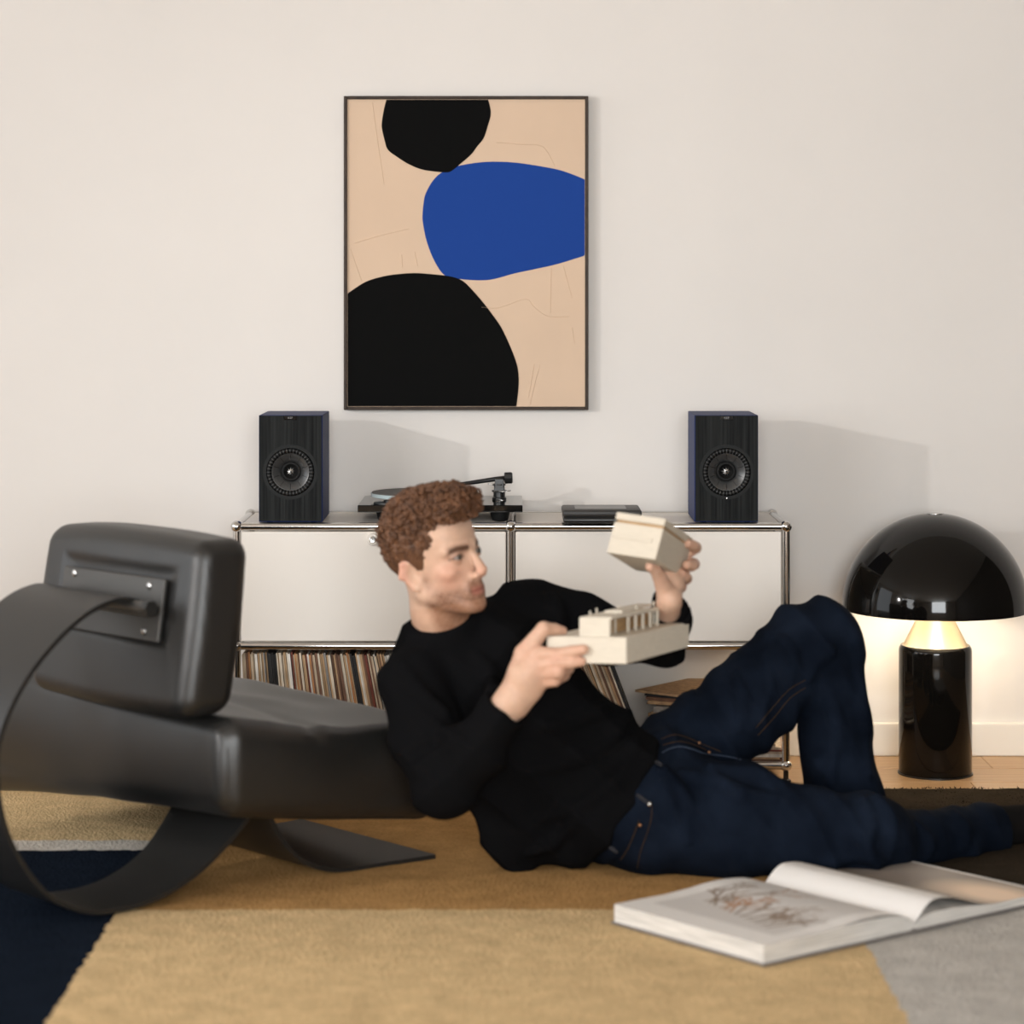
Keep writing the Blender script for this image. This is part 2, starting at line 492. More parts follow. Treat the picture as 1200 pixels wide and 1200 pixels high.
# ------------------------------------------------------------------ the patchwork rug
RUGZ = 0.014
def rug_material():
    m = bpy.data.materials.new('wool_pile_patches'); m.use_nodes = True
    nt = m.node_tree; N = nt.nodes; L = nt.links
    b = N['Principled BSDF']; b.inputs['Roughness'].default_value = 1.0; b.inputs['Specular IOR Level'].default_value = 0.0
    tc = N.new('ShaderNodeTexCoord')
    sep = N.new('ShaderNodeSeparateXYZ')
    nz = N.new('ShaderNodeTexNoise'); nz.inputs['Scale'].default_value = 45; nz.inputs['Detail'].default_value = 2
    L.new(tc.outputs['Object'], nz.inputs['Vector'])
    sub = N.new('ShaderNodeVectorMath'); sub.operation = 'SUBTRACT'; sub.inputs[1].default_value = (0.5, 0.5, 0.5)
    L.new(nz.outputs['Color'], sub.inputs[0])
    sc = N.new('ShaderNodeVectorMath'); sc.operation = 'SCALE'; sc.inputs['Scale'].default_value = 0.025
    L.new(sub.outputs[0], sc.inputs[0])
    ad = N.new('ShaderNodeVectorMath'); ad.operation = 'ADD'
    L.new(tc.outputs['Object'], ad.inputs[0]); L.new(sc.outputs[0], ad.inputs[1])
    L.new(ad.outputs[0], sep.inputs[0])
    def gt(sock, v):
        n = N.new('ShaderNodeMath'); n.operation = 'GREATER_THAN'; n.inputs[1].default_value = v
        L.new(sock, n.inputs[0]); return n.outputs[0]
    def mix(f, a, c):
        n = N.new('ShaderNodeMix'); n.data_type = 'RGBA'
        L.new(f, n.inputs[0])
        for s, i in ((a, 6), (c, 7)):
            if isinstance(s, tuple): n.inputs[i].default_value = (*s, 1)
            else: L.new(s, n.inputs[i])
        return n.outputs[2]
    x, y = sep.outputs[0], sep.outputs[1]
    tan, ochre, navy = (0.70, 0.505, 0.275), (0.48, 0.27, 0.105), (0.011, 0.0155, 0.025)
    cream, grey, char = (0.66, 0.60, 0.53), (0.56, 0.53, 0.49), (0.040, 0.031, 0.022)
    left = mix(gt(y, 5.92+CAMY), navy, mix(gt(y, 6.03+CAMY), cream, tan))
    mid = mix(gt(y, 5.35+CAMY), tan, ochre)
    right = mix(gt(y, 5.36+CAMY), grey, char)
    c = mix(gt(x, -0.845), left, mix(gt(x, 0.72), mid, right))
    mp = N.new('ShaderNodeMapping'); mp.inputs['Scale'].default_value = (5, 6, 6)
    L.new(tc.outputs['Object'], mp.inputs['Vector'])
    n2 = N.new('ShaderNodeTexNoise'); n2.inputs['Scale'].default_value = 2.6; n2.inputs['Detail'].default_value = 8; n2.inputs['Roughness'].default_value = 0.62
    L.new(mp.outputs[0], n2.inputs['Vector'])
    n3 = N.new('ShaderNodeTexNoise'); n3.inputs['Scale'].default_value = 150; n3.inputs['Detail'].default_value = 4
    L.new(tc.outputs['Object'], n3.inputs['Vector'])
    mm = N.new('ShaderNodeMath'); mm.operation = 'ADD'
    L.new(n2.outputs['Fac'], mm.inputs[0]); L.new(n3.outputs['Fac'], mm.inputs[1])
    mr = N.new('ShaderNodeMapRange'); mr.inputs[1].default_value = 0.7; mr.inputs[2].default_value = 1.3
    mr.inputs[3].default_value = 0.74; mr.inputs[4].default_value = 1.14
    L.new(mm.outputs[0], mr.inputs[0])
    vm = N.new('ShaderNodeVectorMath'); vm.operation = 'SCALE'
    L.new(c, vm.inputs[0]); L.new(mr.outputs[0], vm.inputs['Scale'])
    L.new(vm.outputs[0], b.inputs['Base Color'])
    bp = N.new('ShaderNodeBump'); bp.inputs['Strength'].default_value = 1.0; bp.inputs['Distance'].default_value = 0.008
    L.new(n3.outputs['Fac'], bp.inputs['Height']); L.new(bp.outputs['Normal'], b.inputs['Normal'])
    return m
M['rug'] = rug_material()
YR1 = 6.68+CAMY
def rug_sheet():
    nx, ny = 260, 130
    gx = np.linspace(-1.9, 1.9, nx); gy = np.linspace(-3.4, YR1, ny)
    Xg, Yg = np.meshgrid(gx, gy, indexing='ij')
    pts = np.stack([Xg, Yg, 0*Xg], -1).reshape(-1, 3).astype(np.float32)
    z = RUGZ-0.003+0.0012*wob(pts, 35, 3)+0.001*wob(pts, 140, 4)
    edge = np.clip((YR1-pts[:, 1])/0.012, 0, 1)
    pts[:, 2] = z*(0.35+0.65*edge)
    pts[:, 1] += 0.004*wob(pts, 90, 5)*(edge < 1)
    i = np.arange(nx*ny).reshape(nx, ny)
    q = np.stack([i[:-1, :-1], i[1:, :-1], i[1:, 1:], i[:-1, 1:]], -1).reshape(-1, 4)
    # skirts down to the floor on the four sides
    V = pts.tolist(); Q = q.tolist()
    for line in (i[:, 0], i[-1, :], i[::-1, -1], i[0, ::-1]):
        b0 = len(V)
        V += [(V[k][0], V[k][1], 0.0) for k in line]
        for j in range(len(line)-1):
            Q.append([b0+j, b0+j+1, line[j+1], line[j]])
    return np.array(V), np.array(Q)
rug = mk('rug', rug_sheet(), M['rug'], smooth=True)
tag(rug, 'large patchwork wool rug in tan, ochre, navy, grey and charcoal on the floor', 'rug')
V, Fc = [], []
for i in range(9000):                     # tufts of pile standing along the far edge and over the charcoal patch behind the lamp side
    x = rnd.uniform(-1.5, 1.75); y = YR1-abs(rnd.gauss(0, 0.05))
    if x > 0.7: y = YR1-rnd.random()*0.30
    a = rnd.uniform(0, 6.28); w_ = 0.0022; h = rnd.uniform(0.001, 0.0055); lx, ly = rnd.uniform(-.006, .006), rnd.uniform(-.006, .006)
    k = len(V)
    V += [(x-w_*math.cos(a), y-w_*math.sin(a), 0.008), (x+w_*math.cos(a), y+w_*math.sin(a), 0.008), (x+lx, y+ly, 0.010+h)]
    Fc.append((k, k+1, k+2))
mk('pile_tufts', (V, Fc), M['rug'], rug, kind='stuff')

# ------------------------------------------------------------------ picture on the wall
def W(px, py, y=-0.03):
    return P(px, py, y-CAMY)
pic = thing('framed_painting', W(546, 296, -0.02), 'framed abstract painting with two black shapes and one blue shape on peach', 'painting')
a = W(403, 112.5, -0.03); b = W(689.5, 480.5, -0.03)
fw = 0.0095
for lo, hi in (((a.x, -0.034, b.z), (a.x+fw, -0.002, a.z)), ((b.x-fw, -0.034, b.z), (b.x, -0.002, a.z)),
               ((a.x+fw, -0.034, a.z-fw), (b.x-fw, -0.002, a.z)), ((a.x+fw, -0.034, b.z), (b.x-fw, -0.002, b.z+fw))):
    mk('frame_bar', box(lo, hi, 0.0015, 1), M['frame_wood'], pic)
mk('canvas', box((a.x+fw, -0.026, b.z+fw), (b.x-fw, -0.004, a.z-fw)), M['canvas'], pic)
def shape(pts, m, dy, label):
    pts = [(380+u*340/995.0, 90+v*340/995.0) for u, v in pts]
    v = [W(u, q, -0.0262-dy) for u, q in pts]
    x_lo, x_hi, z_lo, z_hi = a.x+fw+0.001, b.x-fw-0.001, b.z+fw+0.001, a.z-fw-0.001
    v = [Vector((min(max(p.x, x_lo), x_hi), p.y, min(max(p.z, z_lo), z_hi))) for p in v]
    mk('painted_shape', extrude_poly(v, (0, 0.0004+dy, 0)), m, pic, label=label)
def sm(pts, closed=False, sub=6):
    return [tuple(p) for p in smooth_path(pts, sub)]
shape(sm([(218, 60), (205, 110), (197, 160), (199, 185), (207, 218), (218, 250), (250, 275), (290, 300), (335, 318), (380, 325), (415, 328), (435, 324), (470, 296), (505, 265), (525, 238), (547, 210), (562, 165), (571, 130), (568, 100), (556, 60)]), M['art_black'], 0.0006, 'black painted shape at the top edge')
shape(sm([(900, 355), (860, 338), (800, 318), (700, 300), (640, 293), (580, 291), (520, 295), (450, 308), (400, 330), (370, 360), (348, 400), (341, 430), (337, 470), (338, 500), (350, 560), (372, 620), (400, 668), (425, 686), (470, 694), (530, 698), (580, 694), (650, 675), (720, 660), (800, 642), (900, 611)]), M['art_blue'], 0.0003, 'blue painted shape')
shape(sm([(60, 755), (78, 744), (140, 704), (200, 685), (250, 677), (310, 673), (370, 677), (430, 684), (470, 697), (500, 723), (540, 768), (580, 820), (610, 865), (640, 930), (660, 985), (667, 1030), (665, 1080), (657, 1145)])+[(60, 1150)], M['art_black'], 0.0009, 'black painted shape in the lower left corner')
def ridge(pts):
    v = [W(380+u*340/995.0, 90+q*340/995.0, -0.0262) for u, q in pts]
    return tube([Vector(p) for p in smooth_path(v, 4)], 0.0011, 4)
for rv in (ridge([(90, 590), (110, 650), (128, 700)]), ridge([(105, 570), (190, 545), (275, 525), (290, 522)]), ridge([(265, 610), (268, 655)]), ridge([(310, 600), (320, 650)]),
    ridge([(540, 790), (600, 792), (690, 762), (720, 790), (770, 822), (840, 822)]), ridge([(850, 860), (858, 915)]), ridge([(740, 985), (720, 1060), (705, 1125)]), ridge([(778, 655), (775, 810)]),
    ridge([(820, 650), (850, 760)]), ridge([(590, 225), (680, 232), (750, 240), (790, 305)]), ridge([(165, 90), (180, 200), (205, 370)]), ridge([(720, 985), (700, 1100)])):
    mk('paint_ridge', rv, M['canvas'], pic)

# ------------------------------------------------------------------ sideboard of chromed tubes and cream panels
CF = -0.40; CB = -0.035
def cx(px): return (px-600)*6.8/F
XP = [cx(277.5), cx(598.5), cx(921)]
ZT, ZM, ZB = CAMH-(617-HOR)/430.0, CAMH-(757-HOR)/430.0, 0.046
TR = 0.0108
sb = thing('sideboard', (0, (CF+CB)/2, 0), 'low cream sideboard with chromed tube frame and ball joints against the wall', 'sideboard')
for x in XP:
    for y in (CF, CB):
        mk('upright_tube', lathe([(TR, ZB), (TR, ZT)], (x, y, 0), n=20), M['chrome'], sb, True, angle=40)
        for z in (ZT, ZM, ZB):
            mk('ball_joint', ball((x, y, z), 0.0165, 20, 12), M['chrome'], sb, True)
        mk('foot', lathe([(0.014, 0.0), (0.014, 0.008), (0.007, 0.011), (0.007, ZB)], (x, y, 0), n=16), M['dark_metal'], sb, True, angle=40)
    for z in (ZT, ZM, ZB):
        mk('side_tube', lathe([(TR, CF), (TR, CB)], (x, 0, z), (0, 1, 0), n=20), M['chrome'], sb, True, angle=40)
for xa, xb in zip(XP[:-1], XP[1:]):
    for y in (CF, CB):
        for z in (ZT, ZM, ZB):
            mk('rail_tube', lathe([(TR, xa), (TR, xb)], (0, y, z), (1, 0, 0), n=20), M['chrome'], sb, True, angle=40)
    g = 0.0125
    mk('top_panel', box((xa+g, CF+g, ZT-0.007), (xb-g, CB-g, ZT+0.007), 0.002, 1), M['panel'], sb)
    mk('middle_panel', box((xa+g, CF+g, ZM-0.007), (xb-g, CB-g, ZM+0.007), 0.002, 1), M['panel'], sb)
    mk('bottom_panel', box((xa+g, CF+g, ZB-0.007), (xb-g, CB-g, ZB+0.007), 0.002, 1), M['panel'], sb)
    mk('back_panel', box((xa+g, CB-0.006, ZM+g), (xb-g, CB+0.006, ZT-g)), M['panel'], sb)
    mk('back_panel', box((xa+g, CB-0.006, ZB+g), (xb-g, CB+0.006, ZM-g)), M['panel'], sb)
    d = mk('door', box((xa+0.013, CF-0.006, ZM+0.0135), (xb-0.013, CF+0.010, ZT-0.0135), 0.003, 2), M['panel'], sb)
    kx = xa+(437-277.5)*0.75/322.0; kz = CAMH-(632-HOR)*6.79/F
    if xa == XP[0]:
        mk('lock_ring', lathe([(0.0165, 0), (0.0165, 0.010), (0.0145, 0.013), (0.011, 0.0135)], (kx, CF-0.006, kz), (0, -1, 0), n=28), M['panel'], d, True, angle=40)
        mk('lock_cylinder', lathe([(0.0095, 0), (0.0095, 0.0145), (0.0075, 0.016), (0.003, 0.0155)], (kx, CF-0.006, kz), (0, -1, 0), n=24), M['silver'], d, True, angle=40)
        mk('keyhole', box((kx-0.0012, CF-0.0228, kz-0.004), (kx+0.0012, CF-0.021, kz+0.004)), M['gloss_black'], d)
TOPZ = ZT+0.007

# ------------------------------------------------------------------ loudspeakers
def speaker(xc, label):
    w_, h, dp = 0.174, 0.292, 0.262
    yf = CF+0.005; z0 = TOPZ+0.0035
    t = thing('loudspeaker', (xc, yf+dp/2, TOPZ), label, 'speaker', 'pair of blue loudspeakers')
    xa, xb, ww = xc-w_/2, xc+w_/2, 0.012
    mk('cabinet', join(box((xa, yf+0.040, z0), (xb, yf+dp, z0+h), 0.0015, 1), box((xa, yf+0.0125, z0), (xa+ww, yf+0.041, z0+h), 0.0015, 1), box((xb-ww, yf+0.0125, z0), (xb, yf+0.041, z0+h), 0.0015, 1),
        box((xa+ww, yf+0.0125, z0), (xb-ww, yf+0.041, z0+ww), 0.0008, 1), box((xa+ww, yf+0.0125, z0+h-ww), (xb-ww, yf+0.041, z0+h), 0.0008, 1)), M['spk_blue'], t)
    for sx in (-1, 1):
        for yy in (yf+0.05, yf+dp-0.04):
            mk('rubber_foot', lathe([(0.009, 0), (0.009, 0.0045)], (xc+sx*0.06, yy, TOPZ), n=12), M['rubber'], t)
    dz = z0+h-0.1545                      # driver centre
    x_lo, x_hi, z_lo, z_hi = xa+0.0025, xb-0.0025, z0+0.004, z0+h-0.0012
    V = []; Fc = []; n = 96
    angs = sorted([2*math.pi*i/n for i in range(n)]+[math.atan2(zz-dz, xx-xc) % (2*math.pi) for xx in (x_lo, x_hi) for zz in (z_lo, z_hi)])
    for an in angs:                       # front board with a round opening for the driver
        ca, sa = math.cos(an), math.sin(an)
        k = min(((x_hi if ca > 0 else x_lo)-xc)/ca if abs(ca) > 1e-6 else 9, ((z_hi if sa > 0 else z_lo)-dz)/sa if abs(sa) > 1e-6 else 9)
        V += [(xc+0.0655*ca, yf, dz+0.0655*sa), (xc+k*ca, yf, dz+k*sa), (xc+k*ca, yf+0.0125, dz+k*sa), (xc+0.0655*ca, yf+0.0125, dz+0.0655*sa)]
    for i in range(len(angs)):
        j = (i+1) % len(angs)
        for k in range(4):
            q = (k+1) % 4
            Fc.append((4*i+k, 4*i+q, 4*j+q, 4*j+k))
    mk('baffle', (V, Fc), M['spk_front'], t)
    c = (xc, yf, dz); ax = (0, -1, 0)
    mk('trim_ring', lathe([(0.075, -0.001), (0.075, 0.0015), (0.066, 0.0015), (0.0655, -0.004)], c, ax, 64, False), mat('trim_black', (0.010, 0.011, 0.011), 0.6, spec=0.2), t, True, angle=35)
    sur = mk('surround', lathe([(0.0655, -0.004), (0.0645, 0.001), (0.061, 0.0038), (0.056, 0.0030), (0.051, -0.003)], c, ax, 72, False), M['rubber'], t, True)
    V = []
    for i in range(40):                   # radial ribs of the rubber roll
        an = 2*math.pi*i/40; ca, sa = math.cos(an), math.sin(an)
        V.append(tube([(xc+r*ca, yf-hh, dz+r*sa) for r, hh in ((0.0635, 0.0012), (0.060, 0.0052), (0.0555, 0.0042), (0.052, -0.002))], 0.0016, 5))
    mk('ribs', join(*V), M['cone'], sur, True)
    cn = mk('cone', lathe([(0.051, -0.002), (0.049, -0.0025), (0.027, -0.020), (0.0265, -0.0215)], c, ax, 64, False), M['cone'], t, True, angle=40)
    V = []
    for i in range(10):
        an = 2*math.pi*(i+0.5)/10; ca, sa = math.cos(an), math.sin(an)
        V.append(tube([(xc+r*ca, yf+hh, dz+r*sa) for r, hh in ((0.0475, 0.0035), (0.033, 0.0152))], 0.0006, 4))
    mk('cone_seams', join(*V), M['rubber'], cn)
    tw = mk('tweeter', lathe([(0.027, -0.020), (0.0255, -0.0165), (0.017, -0.022), (0.010, -0.025), (0.004, -0.0265)], c, ax, 40), M['rubber'], t, True)
    mk('tweeter_dome', ball((xc, yf+0.0225, dz), 0.0085, 16, 10, (1, 0.5, 1)), M['rubber'], tw, True)
    V = []
    for i in range(9):                    # thin fins in front of the tweeter
        an = 2*math.pi*i/9+0.2; ca, sa = math.cos(an), math.sin(an)
        V.append(tube([(xc+r*ca, yf+hh, dz+r*sa) for r, hh in ((0.002, 0.0150), (0.0075, 0.0165), (0.0125, 0.0205))], [0.0017, 0.0016, 0.0007], 5))
    mk('waveguide_fins', join(*V), M['silver'], tw)
    bp = mk('badge', box((xc-0.0185, yf-0.0012, z0+h-0.0125), (xc+0.0185, yf+0.002, z0+h-0.001), 0.0006, 1), M['gloss_black'], t)
    v, f = text_vf('KEF', 0.0075, 0.0003)
    v = [(xc+p[0]*1.15, yf-0.0016+p[2], z0+h-0.0068+p[1]) for p in v]
    mk('logo_lettering', (v, f), M['logo'], bp)
    return t, (xc, yf, dz)
sL = speaker((345.3-5.3-600)*6.8/F+0.0, 'blue loudspeaker left of the turntable, its right side showing')
sR = speaker((851.8-600)*6.8/F, 'blue loudspeaker right of the small black box, its left side showing')
mk('indicator_light', lathe([(0.0016, 0), (0.0016, 0.0012)], (sR[1][0], sR[1][1]-0.0015, sR[1][2]-0.0705), (0, -1, 0), n=10), M['silver'], sR[0])

# ------------------------------------------------------------------ turntable
tx0, tx1 = (418-600)*6.78/F, (612.5-600)*6.78/F
ty0, ty1 = CF+0.02, CB-0.02
tz0 = CAMH-(602-HOR)*6.78/F; tz1 = CAMH-(593.5-HOR)*6.78/F
tt = thing('turntable', ((tx0+tx1)/2, (ty0+ty1)/2, TOPZ), 'gloss black turntable with glass platter and black tonearm behind the man\'s head', 'turntable')
mk('plinth', box((tx0, ty0, tz0), (tx1, ty1, tz1), 0.002, 2), M['gloss_black'], tt)
for fx, fy in ((tx0+0.075, ty0+0.06), (tx1-0.062, ty0+0.06), ((tx0+tx1)/2, ty1-0.06)):
    mk('foot', lathe([(0.013, TOPZ), (0.022, TOPZ+0.004), (0.027, tz0-0.008), (0.026, tz0)], (fx, fy, 0), n=24), M['rubber'], tt, True, angle=40)
pcx, pcy = (497-600)*6.95/F, (ty0+ty1)/2
mk('sub_platter', lathe([(0.06, tz1), (0.06, tz1+0.012)], (pcx, pcy, 0), n=32), M['satin_black'], tt, True, angle=40)
pl = mk('platter', lathe([(0.149, tz1+0.012), (0.150, tz1+0.0125), (0.150, tz1+0.0215), (0.149, tz1+0.022)], (pcx, pcy, 0), n=64), M['glass'], tt, True, angle=40)
mk('felt_mat', lathe([(0.1475, tz1+0.022), (0.1475, tz1+0.0242)], (pcx, pcy, 0), n=64), M['felt'], pl, True, angle=40)
mk('spindle', lathe([(0.0035, tz1+0.022), (0.0035, tz1+0.036), (0.002, tz1+0.038)], (pcx, pcy, 0), n=12), M['silver'], pl, True)
mk('motor_pulley', lathe([(0.045, tz1), (0.045, tz1+0.003), (0.017, tz1+0.004), (0.017, tz1+0.009)], (tx0+0.085, ty0+0.055, 0), n=32), M['satin_black'], tt, True, angle=40)
ax_, ay_ = (585-600)*6.95/F, pcy+0.02
def zt(py, D=6.95): return CAMH-(py-HOR)*D/F
mk('arm_base', lathe([(0.020, tz1), (0.020, tz1+0.006), (0.0165, tz1+0.008), (0.0165, tz1+0.022), (0.021, tz1+0.023), (0.021, tz1+0.027), (0.015, tz1+0.028), (0.015, tz1+0.040), (0.018, tz1+0.041), (0.018, tz1+0.045)], (ax_, ay_, 0), n=24), M['satin_black'], tt, True, angle=35)
yoke = mk('bearing_yoke', join(box((ax_-0.013, ay_-0.016, zt(574)), (ax_+0.013, ay_-0.011, zt(562)), 0.002), box((ax_-0.013, ay_+0.011, zt(574)), (ax_+0.013, ay_+0.016, zt(562)), 0.002), box((ax_-0.015, ay_-0.016, zt(577)), (ax_+0.015, ay_+0.016, zt(572)), 0.002)), M['dark_metal'], tt)
mk('arm_tube', tube([(ax_+0.025, ay_, zt(561.5)), (ax_-0.01, ay_, zt(563)), (ax_-0.14, ay_-0.035, zt(570)), (ax_-0.215, ay_-0.075, zt(573))], [0.0068, 0.0066, 0.0052, 0.0045], 12), M['satin_black'], tt, True)
mk('headshell', box((ax_-0.24, ay_-0.098, zt(575.5)), (ax_-0.21, ay_-0.068, zt(572.5)), 0.001), M['satin_black'], tt)
mk('counterweight', lathe([(0.014, 0.0), (0.0165, 0.002), (0.0165, 0.020), (0.014, 0.023)], (ax_+0.014, ay_, zt(561.8)), (1, 0.02, 0.03), n=10), M['satin_black'], tt, True, angle=30)
mk('cueing_lever', join(tube([(ax_-0.014, ay_-0.02, zt(577)), (ax_+0.012, ay_-0.03, zt(577)), (ax_+0.032, ay_-0.034, zt(575.5))], 0.0018, 6), tube([(ax_-0.01, ay_-0.02, zt(586)), (ax_+0.03, ay_-0.03, zt(589))], 0.0014, 6), tube([(ax_-0.032, ay_-0.02, zt(568)), (ax_-0.012, ay_-0.02, zt(570))], 0.0016, 6)), M['silver'], tt, True)

# ------------------------------------------------------------------ small black electronics box
bx0, bx1 = (659.5-600)*6.72/F, (753-600)*6.72/F
by0 = 6.72+CAMY+0.03
sa = thing('stereo_amplifier', ((bx0+bx1)/2, by0+0.08, TOPZ), 'small flat black electronics box between the turntable and right loudspeaker', 'amplifier')
bz0, bz1 = TOPZ+0.006, TOPZ+0.042
mk('lower_shell', box((bx0+0.002, by0, bz0), (bx1-0.002, by0+0.175, bz0+0.0155), 0.006, 3), M['satin_black'], sa, True, angle=40)
mk('upper_shell', box((bx0, by0-0.001, bz0+0.017), (bx1, by0+0.176, bz1), 0.007, 3), mat('matte_graphite', (0.028, 0.026, 0.025), 0.5), sa, True, angle=40)
mk('seam_band', box((bx0+0.004, by0+0.003, bz0+0.014), (bx1-0.004, by0+0.17, bz0+0.019)), M['rubber'], sa)
mk('top_groove', box((bx0+0.035, by0+0.03, bz1-0.001), (bx1-0.04, by0+0.15, bz1+0.0006), 0.0004, 1), M['dark_metal'], sa)
mk('indicator_light', lathe([(0.0014, 0), (0.0014, 0.0015)], (bx0+0.107, by0+0.001, bz0+0.009), (0, -1, 0), n=8), M['dark_metal'], sa)
for fx in (bx0+0.02, bx1-0.02):
    for fy in (by0+0.025, by0+0.15):
        mk('rubber_foot', lathe([(0.008, TOPZ), (0.008, bz0+0.001)], (fx, fy, 0), n=10), M['rubber'], sa)

# ------------------------------------------------------------------ records
SHZ = ZB+0.007
sleeve_cols = {'cream': (0.62, 0.54, 0.43), 'tan': (0.45, 0.29, 0.16), 'brown': (0.17, 0.085, 0.05), 'white': (0.72, 0.68, 0.62), 'black': (0.018, 0.017, 0.017),
               'orange': (0.48, 0.22, 0.09), 'rust red': (0.26, 0.075, 0.05), 'navy': (0.04, 0.06, 0.13), 'grey': (0.28, 0.26, 0.24), 'beige': (0.52, 0.41, 0.29)}
SM = {k: mat(k.replace(' ', '_')+'_card', c, 0.75, var=0.25, vscale=60, stretch=(1, 1, 0.3)) for k, c in sleeve_cols.items()}
cn_w = ['cream']*6+['tan']*9+['brown']*7+['white']*3+['black']*1+['orange']*3+['rust red']*2+['navy']*1+['grey']*2+['beige']*7
ords = {1: 'first', 2: 'second', 3: 'third'}
def ordinal(n):
    if n in ords: return ords[n]
    return '%d%s' % (n, 'th' if 10 <= n % 100 <= 20 else {1: 'st', 2: 'nd', 3: 'rd'}.get(n % 10, 'th'))
def record(x, th, lean, h, dy, colour, label, group):
    t = thing('record_sleeve', (x, CF+0.17, SHZ), label, 'record', group)
    hw = th/2; y0 = CF+0.018+dy; y1 = y0+0.30
    # a card sleeve: two walls, a spine-side opening slot, the disc inside
    walls = join(box((-hw, y0, 0), (-hw+th*0.36, y1, h)), box((hw-th*0.36, y0, 0), (hw, y1, h)), box((-hw, y1-0.002, 0), (hw, y1, h)), box((-hw, y0+0.0015, 0), (hw, y0+0.003, h)))
    ca, sa_ = math.cos(lean), math.sin(lean)
    tr = lambda vf: ([(x+p[0]*ca-p[2]*sa_, p[1], SHZ+0.0005+hw*sa_+p[0]*sa_+p[2]*ca) for p in vf[0]], vf[1])
    mk('sleeve', tr(walls), SM[colour], t)
    return t
x = XP[0]+0.013; n = 0
while x < cx(476):
    n += 1
    f = (x-XP[0])/0.43
    lean = math.radians(3+9.5*min(f, 1)+rnd.uniform(-0.12, 0.12))
    th = rnd.choice([0.0035, 0.004, 0.0045, 0.005, 0.0065])
    c = rnd.choice(cn_w)
    if n in (14, 15, 55, 56): c, th = 'black', 0.006
    # its foot stands so that the sleeves fan out a little towards the right
    record(x+0.055*min(f, 1)+0.016, th, lean, 0.296+rnd.uniform(-.004, .004), rnd.uniform(-.006, .006), c,
           f'{c} record sleeve, {ordinal(n)} from the left chrome post in the lower left bay', 'records in the lower left bay')
    x += th/math.cos(lean)+0.0006
x = cx(759); n = 0
while x > cx(690):
    n += 1
    lean = math.radians(20.5+0.05*n)
    th = rnd.choice([0.0045, 0.005, 0.006, 0.0075])
    c = rnd.choice(cn_w)
    if n == 1: c, th = 'black', 0.006
    if n == 2: c = 'cream'
    record(x, th, lean, 0.290+rnd.uniform(-.003, .003), rnd.uniform(-.006, .006), c,
           f'{c} leaning record sleeve, {ordinal(n)} from the right end of the right bay row', 'leaning records in the lower right bay')
    x -= th/math.cos(lean)+0.0008
z = SHZ+0.0005; n = 0
heights = []
while z < 0.228:
    th = rnd.choice([0.004, 0.005, 0.006, 0.008]); heights.append((z, th)); z += th+0.0004
tot = len(heights)
for i, (z, th) in enumerate(heights):
    top = i == tot-1
    fr = i/tot
    c = 'tan' if top else rnd.choice(cn_w)
    ang = math.radians(2+ (36 if top else 26*fr+rnd.uniform(-9, 9)*fr+rnd.uniform(-3, 3)))
    cxx = 0.600-0.035*fr+rnd.uniform(-.008, .008) - (0.02 if top else 0); cy = -0.222
    lab = f'{c} record sleeve lying flat, {ordinal(tot-i)} from top of right bay stack' if not top else 'turned tan record sleeve lying on top of the flat stack'
    t = thing('record_sleeve', (cxx, cy, z), lab, 'record', 'records stacked flat in the lower right bay')
    s = 0.151
    b_ = join(box((-s, -s, 0), (s, s, th*0.36)), box((-s, -s, th*0.64), (s, s, th)), box((-s+0.002, -s+0.001, th*0.3), (s, s, th*0.7)))
    ca, sa_ = math.cos(-ang), math.sin(-ang)
    if top: s_ = 0.0
    v = [(cxx+p[0]*ca-p[1]*sa_, cy+p[0]*sa_+p[1]*ca, z+p[2]) for p in b_[0]]
    mk('sleeve', (v, b_[1]), SM[c], t)

# ------------------------------------------------------------------ mushroom lamp
LC = Vector(((1096-600)*6.93/F, 6.93+CAMY, 0))
lm = thing('table_lamp', LC, 'glossy black mushroom lamp with domed shade standing lit on the floorboards', 'lamp')
M['lamp_black'] = mat('black_enamel', (0.004, 0.0035, 0.003), 0.07, spec=0.28)
M['lamp_white'] = mat('white_enamel', (0.85, 0.80, 0.70), 0.5)
M['lamp_cone'] = mat('satin_brass', (0.38, 0.315, 0.23), 0.42, 1.0)
mk('base', lathe([(0.0, 0.0), (0.096, 0.0), (0.0995, 0.003), (0.101, 0.006), (0.101, 0.342), (0.0995, 0.350), (0.095, 0.357)], LC, n=72), M['lamp_black'], lm, True, angle=50)
mk('base_ring', lathe([(0.1035, 0.0), (0.1035, 0.004), (0.100, 0.0045)], LC, n=72), M['satin_black'], lm, True, angle=40)
mk('neck_cone', lathe([(0.0945, 0.355), (0.088, 0.3585), (0.040, 0.452), (0.036, 0.56)], LC, n=72), M['lamp_cone'], lm, True, angle=50)
prof_out, prof_in = [], []
RD, ZR, ZD = 0.2565, 0.456, 0.722
for i in range(25):
    t = math.pi/2*i/24
    prof_out.append((RD*math.cos(t)*1.0, ZR+(ZD-ZR)*math.sin(t)))
    prof_in.append(((RD-0.004)*math.cos(t), ZR+(ZD-ZR-0.004)*math.sin(t)))
prof_out[-1] = (0.022, ZD-0.0006); prof_in[-1] = (0.018, ZD-0.0046)
sh = mk('shade', lathe([(RD-0.003, ZR-0.001)]+prof_out, LC, n=96, cap=False), M['lamp_black'], lm, True, angle=60)
mk('shade_lining', lathe([(RD-0.003, ZR-0.001)]+prof_in, LC, n=96, cap=False), M['lamp_white'], sh, True, angle=60)
mk('vent_cap', lathe([(0.023, ZD-0.003), (0.023, ZD+0.0005), (0.012, ZD+0.001)], LC, n=32), M['silver'], sh, True, angle=40)
mk('bulb', ball(LC+Vector((0.0, 0, 0.60)), 0.03), emit('warm_bulb', (1.0, 0.80, 0.56), 5), lm, True)
